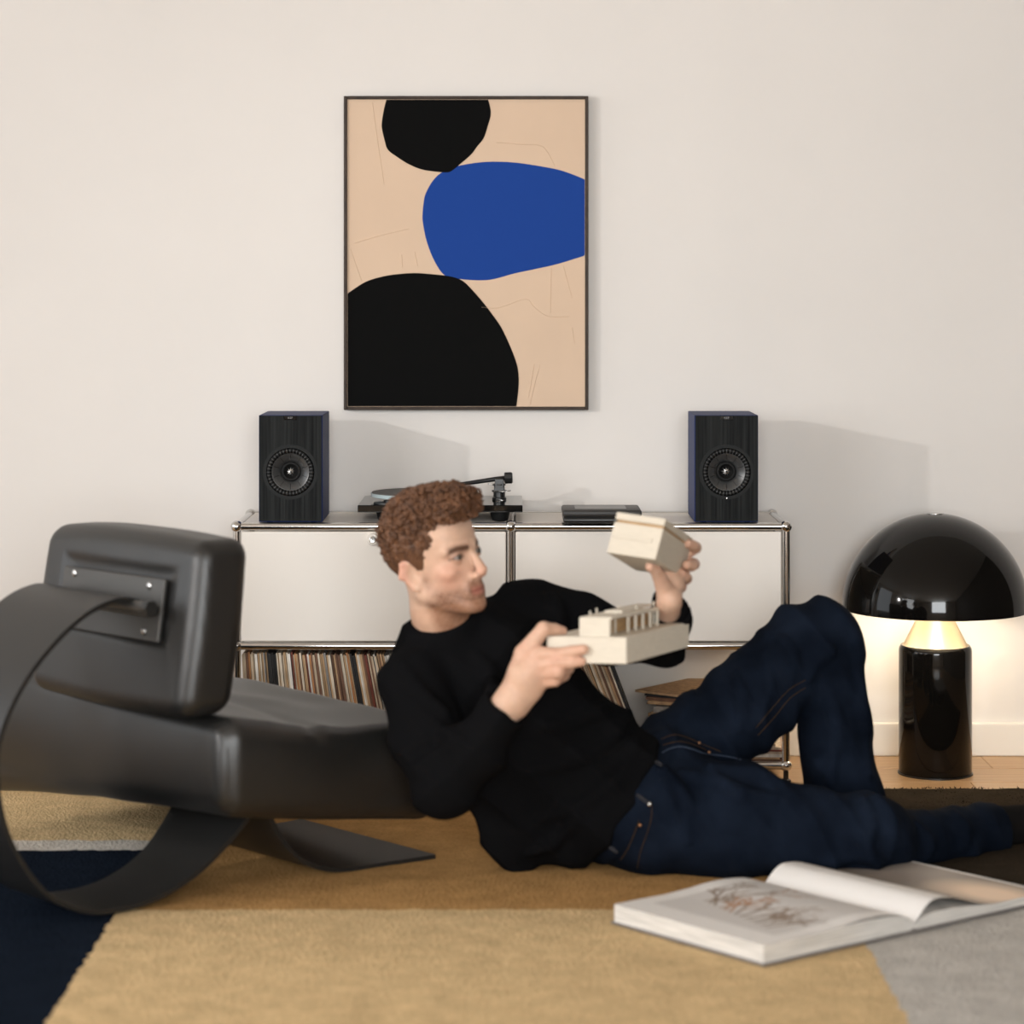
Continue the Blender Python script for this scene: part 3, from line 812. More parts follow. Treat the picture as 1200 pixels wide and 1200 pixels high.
for k in range(3):
    an = 2*math.pi*k/3+0.5
    pl_ = bpy.data.lights.new('lamp_light', 'POINT'); pl_.energy = 1.9; pl_.color = (1.0, 0.88, 0.71); pl_.shadow_soft_size = 0.03
    lo = bpy.data.objects.new('lamp_light', pl_); COL.objects.link(lo)
    lo.location = Vector((0.11*math.cos(an), 0.11*math.sin(an), 0.545)); lo.parent = lm
# ------------------------------------------------------------------ leather lounge chair on a bent steel band
CU = Vector((0.75, 0.66, 0)).normalized(); CV = Vector((-0.66, 0.75, 0)).normalized()
CA = Vector((-0.613, 5.35+CAMY, 0))
def CH(t, s, z): return CA+CU*t+CV*s+Vector((0, 0, z))
M['leather'] = mat('black_leather', (0.0095, 0.0092, 0.0088), 0.42, bump=0.10, bscale=260, var=0.12, vscale=5, spec=0.6)
M['band'] = mat('black_powder_coat', (0.011, 0.0105, 0.010), 0.45, spec=0.45)
lc = thing('lounge_chair', CH(0.25, 0.35, RUGZ), 'black leather lounge chair on a bent steel band, seen from behind at left', 'chair')
cu, cvv, ca_ = A(CU), A(CV), A(CA)
def chair_local(p):
    q = p-ca_
    return np.stack([q@cu, q@cvv, q[:, 2]], 1)
def seat_sdf(p):
    l = chair_local(p)
    t, s, z = l[:, 0], l[:, 1], l[:, 2]
    zb = 0.200-0.150*np.clip(t, -0.1, 0.8)-0.09*np.clip(s-0.05, 0, 1)+0.05*np.sin(np.clip(s/1.08, 0, 1)*math.pi)*0.25
    zt_ = 0.422-0.115*np.clip(t, -0.1, 0.8)+0.015*s-0.02*np.sin(np.clip(t/0.62, 0, 1)*math.pi)
    # pillowy bulge of each face
    bt = 0.016*np.cos(np.clip((z-0.3)/0.11, -1, 1)*1.4)
    cz = (zb+zt_)/2; hz = (zt_-zb)/2
    R = 0.048
    qx = np.abs(t-0.30)-(0.30+bt-R); qy = np.abs(s-0.54)-(0.54+bt*0.8-R); qz = np.abs(z-cz)-(hz-R)
    d = np.sqrt(np.maximum(qx, 0)**2+np.maximum(qy, 0)**2+np.maximum(qz, 0)**2)+np.minimum(np.maximum(qx, np.maximum(qy, qz)), 0)-R
    # vertical seam on the near corner and soft creases on top
    d = d+0.006*np.exp(-((t-0.012)/0.010)**2)*np.exp(-((s+0.0)/0.05)**2)
    d = d+0.0045*np.sin(38*t-9*s+2*np.sin(9*s+z*6))*np.clip((z-0.33)/0.08, 0, 1)*np.clip((t-0.12)/0.1, 0, 1)
    d = d+0.0035*wob(p, 14, 21)+0.010*np.exp(-((t-0.24-0.2*s)/0.02)**2)*np.clip((z-0.33)/0.05, 0, 1)
    return d*0.9
lo_, hi_ = np.array([-1.4, -2.05, 0.0]), np.array([0.15, -0.6, 0.6])
mk('seat_cushion', nets(seat_sdf, lo_, hi_, 0.009), M['leather'], lc, True)
def head_sdf(p):
    l = chair_local(p)
    t, s, z = l[:, 0], l[:, 1], l[:, 2]
    z0 = z-0.605
    t2 = t-0.14*z0; t2 = t2-0.010
    hw = 0.322
    bz = 0.012*np.cos(np.clip((s-0.365)/hw, -1, 1)*1.5)
    R = 0.042
    bt = 0.016*np.cos(np.clip(z0/0.19, -1, 1)*1.5)*np.cos(np.clip((s-0.365)/hw, -1, 1)*1.5)
    qx = np.abs(t2)-(0.069+bt*0.6-R); qy = np.abs(s-0.365)-(hw+0.008*np.cos(np.clip(z0/0.19, -1, 1)*1.5)-R)
    qz = np.abs(z0+0.010*(s-0.345))-(0.188+bz-R)
    d = np.sqrt(np.maximum(qx, 0)**2+np.maximum(qy, 0)**2+np.maximum(qz, 0)**2)+np.minimum(np.maximum(qx, np.maximum(qy, qz)), 0)-R
    # the plate presses into the back face
    d = d+0.012*np.exp(-((t2+0.075)/0.03)**2)*np.clip(1-np.maximum(np.abs(s-0.355)/0.235, np.abs(z0-0.045)/0.085)**8, 0, 1)
    d = d+0.0022*wob(p, 16, 33)
    return d*0.9
mk('headrest', nets(head_sdf, np.array([-1.35, -2.1, 0.34]), np.array([-0.45, -1.1, 0.90]), 0.008), M['leather'], lc, True)
def cbox(t0, t1, s0, s1, z0, z1, lean=0.14, bev=0.002):
    def q(t, s, z): return CH(t+lean*(z-0.605), s, z-0.010*(s-0.345))
    return hexa(q(t0, s0, z0), q(t1, s0, z0), q(t1, s1, z0), q(t0, s1, z0), q(t0, s0, z1), q(t1, s0, z1), q(t1, s1, z1), q(t0, s1, z1), bev, 1)
M['plate'] = mat('grey_steel_plate', (0.075, 0.072, 0.068), 0.40, 0.6)
pt = mk('mounting_plate', cbox(-0.072, -0.062, 0.15, 0.565, 0.572, 0.708), M['plate'], lc)
for s_, z_ in ((0.205, 0.69), (0.515, 0.695), (0.205, 0.592), (0.515, 0.592)):
    p = CH(-0.072+0.14*(z_-0.605), s_, z_-0.010*(s_-0.345))
    mk('screw', lathe([(0.0085, -0.002), (0.0085, 0.002), (0.006, 0.0045), (0.002, 0.005)], p, -CU, 16), M['silver'], pt, True, angle=40)
mk('hinge_block', cbox(-0.105, -0.07, 0.16, 0.555, 0.628, 0.650, bev=0.006), M['plate'], lc)
mk('hinge_rod', tube([CH(-0.112, 0.135, 0.655), CH(-0.112, 0.60, 0.650)], 0.0125, 16), M['plate'], lc, True, angle=40)
mk('hinge_bolt', tube([CH(-0.112, 0.118, 0.655), CH(-0.112, 0.137, 0.655)], 0.017, 6), M['satin_black'], lc)
path = [(-0.10, 0.652, .185, .54), (-0.16, 0.660, .18, .53), (-0.26, 0.632, .16, .50), (-0.38, 0.550, .135, .45), (-0.46, 0.45, .12, .42), (-0.488, 0.35, .115, .40), (-0.465, 0.21, .11, .37),
        (-0.385, 0.085, .11, .34), (-0.29, 0.026, .11, .325), (-0.20, 0.012, .11, .32), (-0.10, 0.022, .11, .325), (0.00, 0.058, .11, .34), (0.085, 0.115, .11, .37), (0.14, 0.165, .11, .40),
        (0.165, 0.200, .11, .44)]
path2 = [(0.155, 0.21, .10, .46), (0.185, 0.165, .10, .49), (0.22, 0.105, .10, .52), (0.265, 0.058, .10, .55), (0.33, 0.022, .10, .58), (0.40, 0.008, .10, .60), (0.52, 0.006, .09, .60), (0.645, 0.006, .075, .60)]
def band(pth, thick=0.010):
    ps = smooth_path(pth, 7)
    V, Fc = [], []
    n = len(ps)
    for i, p in enumerate(ps):
        a = ps[max(i-1, 0)]; b = ps[min(i+1, n-1)]
        d = np.array([b[0]-a[0], b[1]-a[1]]); d /= np.linalg.norm(d)
        nx, nz = -d[1]*thick/2, d[0]*thick/2
        z = p[1]+RUGZ-0.004
        for t_, z_, s_ in ((p[0]+nx, z+nz, p[2]), (p[0]+nx, z+nz, p[3]), (p[0]-nx, z-nz, p[3]), (p[0]-nx, z-nz, p[2])):
            V.append(CH(t_, s_, z_))
    for i in range(n-1):
        for k in range(4):
            q = (k+1) % 4
            Fc.append((4*i+k, 4*i+q, 4*i+4+q, 4*i+4+k))
    Fc += [(3, 2, 1, 0), tuple(4*(n-1)+k for k in range(4))]
    return V, Fc
mk('steel_band', band(path), M['band'], lc, True, angle=50)
mk('foot_band', band(path2), M['band'], lc, True, angle=50)

# ------------------------------------------------------------------ open book on the rug
BN, BL, BS = Vector((0.4935, 4.892+CAMY, 0)), Vector((0.214, 5.22+CAMY, 0)), Vector((0.828, 5.151+CAMY, 0))
bu = BS-BN; bv = BL-BN
bk = thing('open_book', BS+bv*0.5+Vector((0, 0, RUGZ)), 'large open art book with white page edges lying on the rug by the man\'s leg', 'book')
M['paper'] = mat('page_paper', (0.74, 0.71, 0.68), 0.6, attr='Col')
M['page_edges'] = mat('page_edges', (0.62, 0.59, 0.55), 0.8, var=0.22, vscale=500, stretch=(0.02, 0.02, 1), detail=1)
M['cover'] = mat('grey_cloth_cover', (0.16, 0.14, 0.13), 0.8)
def BK(a, b, z): return BN+bu*a+bv*b+Vector((0, 0, RUGZ+z))
def prof(side, x, lift=False):
    """height of the page block (or of the loose top page); x is 0 at the outer edge and 1 at the spine"""
    if side == 0:
        h = 0.040+0.004*math.sin(math.pi*min(max((x-0.35)/0.55, 0), 1))-0.018*max(0, (x-0.86)/0.14)**2
        return h+(0.0045*math.sin(math.pi*min(max((x-0.5)/0.44, 0), 1)) if lift else 0)
    k = max(0, (x-0.84)/0.16)
    h = 0.021+0.011*math.sin(math.pi*min(max((x-0.42)/0.84, 0), 1))
    if lift: h += 0.026*math.sin(math.pi*min(max((x-0.50)/0.66, 0), 1))**1.3
    return h*(1-k*k)+0.012*k*k
def page_surface(side):
    nx, ny = 110, 110
    V, C = [], []
    strokes = []
    r2 = random.Random(5)
    def grow(x, y, a, L_, w_, dep):
        x2, y2 = x+L_*math.cos(a), y+L_*math.sin(a)
        strokes.append((x, y, x2, y2, w_, dep))
        if dep < 3:
            for _ in range(3 if dep == 0 else 2):
                f = r2.uniform(0.35, 1.0)
                grow(x+(x2-x)*f, y+(y2-y)*f, a+r2.uniform(-0.9, 0.9), L_*r2.uniform(0.45, 0.7), w_*0.75, dep+1)
    for k in range(13): grow(0.22+0.046*k, 0.24+0.012*k, 1.57+r2.uniform(-.8, .8), r2.uniform(0.15, 0.30), 0.0085, 0)
    gx = (np.arange(nx)/(nx-1)); gy = np.arange(ny)/(ny-1)
    U, Wv = np.meshgrid(gx, gy, indexing='ij')
    col = np.ones((nx, ny, 3))*np.array([0.76, 0.73, 0.70])
    if side == 0:
        pic_ = (U > 0.16) & (U < 0.90) & (Wv > 0.10) & (Wv < 0.90)
        col[pic_] = (0.60, 0.57, 0.545)
        ink = np.zeros((nx, ny)); warm = np.zeros((nx, ny))
        for x, y, x2, y2, w_, dep in strokes:
            # drawing runs across the page: x along the spine direction
            px_, py_ = Wv, U
            dx, dy = x2-x, y2-y; h = np.clip(((px_-x)*dx+(py_-y)*dy)/(dx*dx+dy*dy+1e-9), 0, 1)
            dd = np.hypot(px_-x-h*dx, py_-y-h*dy)
            v = np.clip(1.3-dd/w_, 0, 1)
            ink = np.maximum(ink, v*0.92)
            warm = np.maximum(warm, v*(0.7 if 0.52 < x < 0.64 else 0.12))
        ink = ink*pic_
        inkc = np.array([0.17, 0.125, 0.085])*(1-warm[..., None])+np.array([0.50, 0.20, 0.06])*warm[..., None]
        col = col*(1-ink[..., None])+inkc*ink[..., None]
    else:
        pic_ = (U > 0.02) & (U < 0.72)
        n_ = wob(np.stack([U*3, Wv*2, 0*U], -1).reshape(-1, 3).astype(np.float32), 3.0, 8).reshape(nx, ny)
        g = np.clip(0.5+0.5*n_, 0, 1)[..., None]
        photo = np.array([0.14, 0.11, 0.09])*(1-g)+np.array([0.40, 0.345, 0.30])*g
        blob = np.clip(1.5-np.hypot((U-0.26)/0.20, (Wv-0.14)/0.34)*1.2, 0, 1)[..., None]
        photo = photo*(1-blob)+np.array([0.80, 0.60, 0.44])*blob
        col[pic_] = photo[pic_]
    for i in range(nx):
        for j in range(ny):
            x = gx[i]
            a = x if side == 0 else 2-x
            V.append(BK(a, gy[j], prof(side, x, True)+0.0006))
    i = np.arange(nx*ny).reshape(nx, ny)
    q = np.stack([i[:-1, :-1], i[1:, :-1], i[1:, 1:], i[:-1, 1:]], -1).reshape(-1, 4)
    if side == 1: q = q[:, ::-1]
    return (np.array([tuple(v) for v in V]), q), col.reshape(-1, 3)
for side, nm in ((0, 'printed plant drawing'), (1, 'printed photograph')):
    n = 26
    V = []; Fc = []
    for i in range(n+1):
        x = i/n; a = x if side == 0 else 2-x
        h = prof(side, x)
        sl = 0.012*(1-x)**4
        V += [BK(a-(0.02 if side == 0 else -0.02)*0*(1-x), 0, 0.004), BK(a, 1, 0.004), BK(a, 1, h), BK(a, 0, h)]
    for i in range(n):
        for k in range(4):
            q = (k+1) % 4
            f = (4*i+k, 4*i+4+k, 4*i+4+q, 4*i+q)
            Fc.append(f if side == 0 else f[::-1])
    Fc += [(0, 1, 2, 3), (4*n+3, 4*n+2, 4*n+1, 4*n)]
    blk = mk('page_block', (V, Fc), M['page_edges'], bk)
    vf, colr = page_surface(side)
    o = mk('top_page', vf, M['paper'], blk, True, label='page with a '+nm)
    set_colors(o, colr)
    if side == 0: cvx = (-0.012, 0.99)
    else: cvx = (1.01, 2.012)
    mk('cover_board', hexa(BK(cvx[0], -0.012, 0), BK(cvx[1], -0.012, 0), BK(cvx[1], 1.012, 0), BK(cvx[0], 1.012, 0),
                           BK(cvx[0], -0.012, 0.004), BK(cvx[1], -0.012, 0.004), BK(cvx[1], 1.012, 0.004), BK(cvx[0], 1.012, 0.004)), M['cover'], bk)
mk('spine', hexa(BK(0.985, -0.01, 0), BK(1.015, -0.01, 0), BK(1.015, 1.01, 0), BK(0.985, 1.01, 0), BK(0.985, -0.01, 0.006), BK(1.015, -0.01, 0.006), BK(1.015, 1.01, 0.006), BK(0.985, 1.01, 0.006)), M['cover'], bk)

# ------------------------------------------------------------------ wooden architectural model: base in one hand, its upper box in the other
M['basswood'] = mat('pale_basswood', (0.61, 0.55, 0.455), 0.6, var=0.06, vscale=40, stretch=(1, 1, 12))
M['basswood_dark'] = mat('honey_wood', (0.46, 0.28, 0.13), 0.6, var=0.2, vscale=40, stretch=(1, 1, 6))
def quadbox(N_, L_, R_, dn, bev=0.0015):
    """block from its near top corner, left and right top corners and a downward vector"""
    B_ = L_+R_-N_
    return hexa(N_+dn, R_+dn, B_+dn, L_+dn, N_, R_, B_, L_, bev, 1)
mN, mL, mR = P(734, 747, 5.30), P(640.5, 745.7, 5.40), P(807.5, 728.5, 5.60)
mdn = P(734, 778.5, 5.30)-mN
mb = thing('house_model', (mN+mL+mR)/3, 'pale wooden architectural model base with small walls held in the man\'s right hand', 'model')
ml, mr = (mL-mN), (mR-mN)
mup = -mdn.normalized()
def MB_(a, b, h): return mN+ml*a+mr*b+mup*h
mk('base_slab', quadbox(mN, mL, mR, mdn), M['basswood'], mb)
def mblock(name, a0, a1, b0, b1, h0, h1, m='basswood', parent=None, bev=0.0008):
    return mk(name, hexa(MB_(a0, b0, h0), MB_(a0, b1, h0), MB_(a1, b1, h0), MB_(a1, b0, h0), MB_(a0, b0, h1), MB_(a0, b1, h1), MB_(a1, b1, h1), MB_(a1, b0, h1), bev, 1), M[m], parent or mb)
mblock('front_wall', 0.22, 0.60, 0.015, 0.05, 0.0, 0.040)
mblock('roof_slab', 0.20, 0.60, 0.02, 0.62, 0.036, 0.042)
mblock('back_wall', 0.56, 0.60, 0.05, 0.62, 0.0, 0.036)
mblock('inner_wall', 0.36, 0.39, 0.05, 0.86, 0.0, 0.036, 'basswood_dark')
for k in range(6):
    b = 0.30+0.115*k
    mblock('column', 0.215, 0.245, b, b+0.022, 0.0, 0.040 if k < 3 else 0.034, 'basswood')
mblock('lintel', 0.21, 0.25, 0.28, 0.90, 0.033, 0.040)
mblock('upper_frame', 0.30, 0.52, 0.30, 0.78, 0.042, 0.047)
for (a, b) in ((0.30, 0.20), (0.55, 0.12), (0.62, 0.30), (0.30, 0.52), (0.52, 0.52), (0.30, 0.80), (0.20, 0.92), (0.13, 0.96)):
    h = 0.052 if b < 0.9 else 0.036
    mk('post', tube([MB_(a, b, 0.0), MB_(a, b, h)], 0.0022, 6), M['basswood'], mb)
rA, rB, rC, rE = P(723, 600, 5.42), P(780.5, 608, 5.36), P(768, 656, 5.385), P(812, 631, 5.60)
rb = thing('wooden_box', (rA+rC+rE)/3, 'pale wooden box section of the model held up in the man\'s left hand', 'model')
eA, eE, eC = rA-rB, rE-rB, rC-rB
def RB(a, e, c): return rB+eA*a+eE*e+eC*c
def rblock(name, a0, a1, e0, e1, c0, c1, m='basswood', bev=0.0012):
    return mk(name, hexa(RB(a0, e0, c1), RB(a0, e1, c1), RB(a1, e1, c1), RB(a1, e0, c1), RB(a0, e0, c0), RB(a0, e1, c0), RB(a1, e1, c0), RB(a1, e0, c0), bev, 1), M[m], rb)
rblock('lid', 0.0, 1.0, 0.0, 1.0, 0.0, 0.17)
rblock('shadow_gap', 0.03, 0.97, 0.03, 0.97, 0.16, 0.24, 'basswood_dark')
rblock('box_body', 0.0, 1.0, 0.0, 1.0, 0.235, 1.0)
rblock('raised_strip', 0.16, 0.97, -0.008, 0.0, 0.50, 0.62)

# ------------------------------------------------------------------ the man
hk = 1.13
HO = A(P(510, 654, 5.62))
yaw = math.radians(55); rl = math.radians(12)
f0 = Vector((math.sin(yaw), -math.cos(yaw), 0)); t0_ = Vector((0, 0, 1)); s0 = t0_.cross(f0)
Rr = Matrix.Rotation(-rl, 3, 'Y')
HF, HS, HT = A(Rr @ f0), A(Rr @ s0), A(Rr @ t0_)
HM = np.stack([HF, HS, HT], 1)
def hl(p): return (p-HO) @ HM/hk
def hw(f, s, t): return Vector(tuple(HO+hk*(HF*f+HS*s+HT*t)))

def head_local(q):
    f, s, t = q[:, 0], q[:, 1], q[:, 2]
    m = np.stack([f, np.abs(s), t], 1)
    d = ell(q, (-0.014, 0, 0.036), (0.098, 0.075, 0.087))
    d = smin(d, ell(q, (0.040, 0, 0.040), (0.050, 0.058, 0.058)), 0.02)
    d = smin(d, ell(q, (0.030, 0, -0.035), (0.060, 0.056, 0.080)), 0.025)
    d = smin(d, rcone(m, (-0.005, 0.049, -0.062), (0.068, 0.017, -0.100), 0.017, 0.016), 0.02)
    d = smin(d, ell(q, (0.078, 0, -0.103), (0.017, 0.020, 0.015)), 0.012)
    d = smin(d, ell(m, (0.058, 0.045, -0.028), (0.018, 0.014, 0.011)), 0.02)
    d = smin(d, rcone(m, (0.0885, 0.010, 0.0155), (0.067, 0.048, 0.0145), 0.0088, 0.008), 0.012)
    d = smin(d, ell(q, (0.080, 0, -0.073), (0.0135, 0.028, 0.023)), 0.014)
    d = smax(d, -ell(m, (0.099, 0.033, -0.002), (0.020, 0.018, 0.0112)), 0.008)
    lid = np.sqrt(((m-A((0.0745, 0.033, -0.001)))**2).sum(1))-0.0138
    slit = ell(m, (0.089, 0.033, -0.0015), (0.012, 0.0125, 0.0040))
    lid = smax(lid, -slit, 0.0015)
    d = smin(d, lid, 0.003)
    nose = rcone(q, (0.087, 0, 0.012), (0.1085, 0, -0.035), 0.0070, 0.0105)
    nose = smin(nose, ell(m, (0.097, 0.0125, -0.0435), (0.011, 0.0065, 0.0075)), 0.006)
    nose = smin(nose, rcone(q, (0.106, 0, -0.043), (0.094, 0, -0.053), 0.006, 0.005), 0.006)
    d = smin(d, nose, 0.008)
    d = smax(d, -ell(m, (0.100, 0.0075, -0.051), (0.005, 0.0032, 0.004)), 0.003)
    lips = smin(rcone(m, (0.0925, 0.004, -0.0675), (0.0835, 0.024, -0.0725), 0.0045, 0.0025), rcone(m, (0.0915, 0.0, -0.0800), (0.0835, 0.021, -0.0755), 0.0055, 0.003), 0.002)
    d = smin(d, lips, 0.004)
    d = smax(d, -rcone(m, (0.0985, 0, -0.0735), (0.0875, 0.026, -0.0742), 0.0019, 0.0016), 0.0025)
    # ear
    e = m.copy(); e[:, 0] = m[:, 0]+0.25*(m[:, 1]-0.068); e[:, 1] = m[:, 1]+0.0085+0.50*(m[:, 0]+0.006)
    ear = ell(e, (-0.010, 0.074, -0.018), (0.0165, 0.0075, 0.029))
    ear = smin(ear, rcone(e, (-0.018, 0.079, 0.006), (-0.024, 0.080, -0.020), 0.005, 0.005), 0.006)
    ear = smin(ear, rcone(e, (-0.018, 0.079, 0.006), (-0.002, 0.077, 0.008), 0.005, 0.004), 0.006)
    ear = smin(ear, ell(e, (-0.006, 0.077, -0.046), (0.008, 0.005, 0.008)), 0.005)
    ear = smax(ear, -ell(e, (-0.005, 0.0845, -0.018), (0.0105, 0.0145, 0.0190)), 0.002)
    d = smin(d, ear, 0.005)
    return d

# joints, all as (photo pixel, distance, radius in pixels) back-projected to the room
def J(px, py, D, r): return (P(px, py, D), r*D/F)
NECK = [(hw(-0.018, 0, -0.055), 0.060), J(516, 716, 5.645, 33), J(528, 752, 5.68, 40)]
SH_R, EL_R, WR_R = J(487, 800, 5.60, 43), J(518, 925, 5.46, 34), J(600, 820, 5.40, 26)
SH_L, EL_L, WR_L = J(628, 722, 5.82, 44), J(775, 755, 5.74, 26), J(785, 702, 5.55, 20)
HIP_R, KN_R, AN_R = J(755, 953, 5.72, 71), J(1012, 978, 5.70, 46), J(1150, 972, 5.97, 26)
HIP_L, KN_L, AN_L = J(795, 893, 5.93, 55), J(962, 748, 5.96, 47), J(990, 950, 6.02, 42)
YN = A((0.0, 1.0, 0.0))
def sc(j, k): return (j[0], j[1]*k)

# right hand: wrist, knuckles, finger chains (pixel, pixel, distance, radius px)
RH = {
 'palm': [[J(600, 818, 5.405, 15), J(612, 790, 5.395, 17), J(630, 768, 5.385, 9.5)], [J(598, 822, 5.405, 15), J(616, 797, 5.395, 16), J(633, 780, 5.385, 9)],
          [J(604, 824, 5.41, 15), J(621, 803, 5.40, 14), J(636, 789, 5.39, 9)], [J(606, 826, 5.41, 14), J(622, 810, 5.405, 12), J(636, 798, 5.40, 8)]],
 'thumb': [J(604, 800, 5.41, 13), J(614, 766, 5.405, 11.5), J(637, 737, 5.40, 8.5), J(650, 738, 5.415, 7.2), J(659, 739.5, 5.425, 5.8)],
 'fingers': [[J(629, 766, 5.385, 9.5), J(652, 767.5, 5.369, 8.2), J(671, 763.5, 5.353, 7.2), J(684, 761, 5.341, 6.0)],
             [J(632, 779, 5.385, 9), J(655, 776.5, 5.360, 7.8), J(671, 776, 5.352, 7), J(681, 775, 5.352, 6)],
             [J(636, 789, 5.39, 9), J(654, 787, 5.360, 8.6), J(665, 783, 5.395, 7.6), J(666, 779, 5.43, 6.8)],
             [J(636, 799, 5.40, 8), J(650, 797, 5.375, 7.4), J(661, 791, 5.41, 6.8), J(664, 786, 5.445, 6)]]}
LH = {
 'palm': [[J(784, 704, 5.56, 11), J(785, 684, 5.575, 13), J(797, 655, 5.625, 8)], [J(785, 704, 5.56, 11), J(788, 684, 5.58, 13), J(796, 668, 5.63, 8)],
          [J(783, 706, 5.57, 11), J(786, 690, 5.59, 12), J(793, 680, 5.63, 8)]],
 'thumb': [J(780, 694, 5.55, 11), J(773, 676, 5.52, 8.5), J(768, 668, 5.50, 7), J(762, 664, 5.485, 6)],
 'fingers': [[J(797, 652, 5.625, 8), J(815, 642, 5.62, 7), J(812, 639, 5.585, 6), J(806, 637, 5.565, 5.5)],
             [J(797, 666, 5.63, 8), J(813, 661, 5.625, 7), J(811, 663, 5.59, 6.3), J(805, 662, 5.57, 5.6)],
             [J(793, 678, 5.63, 8), J(804, 678, 5.63, 7), J(803, 675, 5.60, 6.2), J(799, 672, 5.585, 5.4)],
             [J(790, 686, 5.62, 8), J(798, 688, 5.64, 6.5), J(797, 684, 5.66, 5.5), J(793, 678, 5.66, 5)]]}
def hand(p, H, kpalm=0.014):
    allp = H['palm']+[H['thumb']]+H['fingers']
    lo = np.min([A(v)-r for c in allp for v, r in c], 0); hi = np.max([A(v)+r for c in allp for v, r in c], 0)
    def f(q):
        d = None
        for c in H['palm']:
            e = chain(q, c, 0.006)
            d = e if d is None else smin(d, e, kpalm)
        d = smin(d, chain(q, H['thumb'], 0.004), 0.009)
        for c in H['fingers']:
            ch = None
            for (a, ra), (b, rb) in zip(c[:-1], c[1:]):
                e = rcone(q, a, b, ra, rb)
                ch = e if ch is None else smin(ch, e, 0.003)
            d = smin(d, ch, 0.0035)
        return d
    return within(p, lo, hi, f)

def body_sdf(p):
    d = within(p, HO-0.24, HO+0.24, lambda q: head_local(hl(q))*hk*0.85, 0.05)
    d = smin(d, chain(p, NECK, 0.02), 0.022)
    d = smin(d, chain(p, [J(528, 752, 5.68, 40), J(575, 810, 5.69, 70), J(680, 890, 5.76, 58), J(752, 938, 5.83, 38)], 0.04, YN, 0.62), 0.03)
    d = smin(d, chain(p, [sc(SH_R, .72), sc(EL_R, .72), WR_R[:1]+(0.037,)], 0.02), 0.02)
    d = smin(d, chain(p, [sc(SH_L, .72), sc(EL_L, .75), (WR_L[0], 0.026)], 0.02), 0.02)
    d = smin(d, chain(p, [sc(HIP_R, .58), J(860, 962, 5.71, 48), J(1012, 982, 5.71, 32), J(1075, 988, 5.83, 22), J(1150, 973, 5.97, 18)], 0.02), 0.03)
    d = smin(d, chain(p, [sc(HIP_L, .75), sc(KN_L, .70), sc(AN_L, .5)], 0.02), 0.03)
    d = smin(d, chain(p, [J(1150, 973, 5.97, 18), J(1190, 966, 6.01, 16), J(1222, 960, 6.03, 15), J(1285, 949, 6.06, 10)], 0.01), 0.01)
    d = smin(d, chain(p, [sc(AN_L, .5), J(1030, 988, 6.045, 13), J(1080, 995, 6.06, 9)], 0.01), 0.01)
    d = smin(d, hand(p, RH), 0.012)
    d = smin(d, hand(p, LH), 0.012)
    return d
lo_ = np.array([-0.40, -2.00, 0.0]); hi_ = np.array([1.50, -0.95, 1.02])
bvf = nets(body_sdf, lo_, hi_, 0.0031)

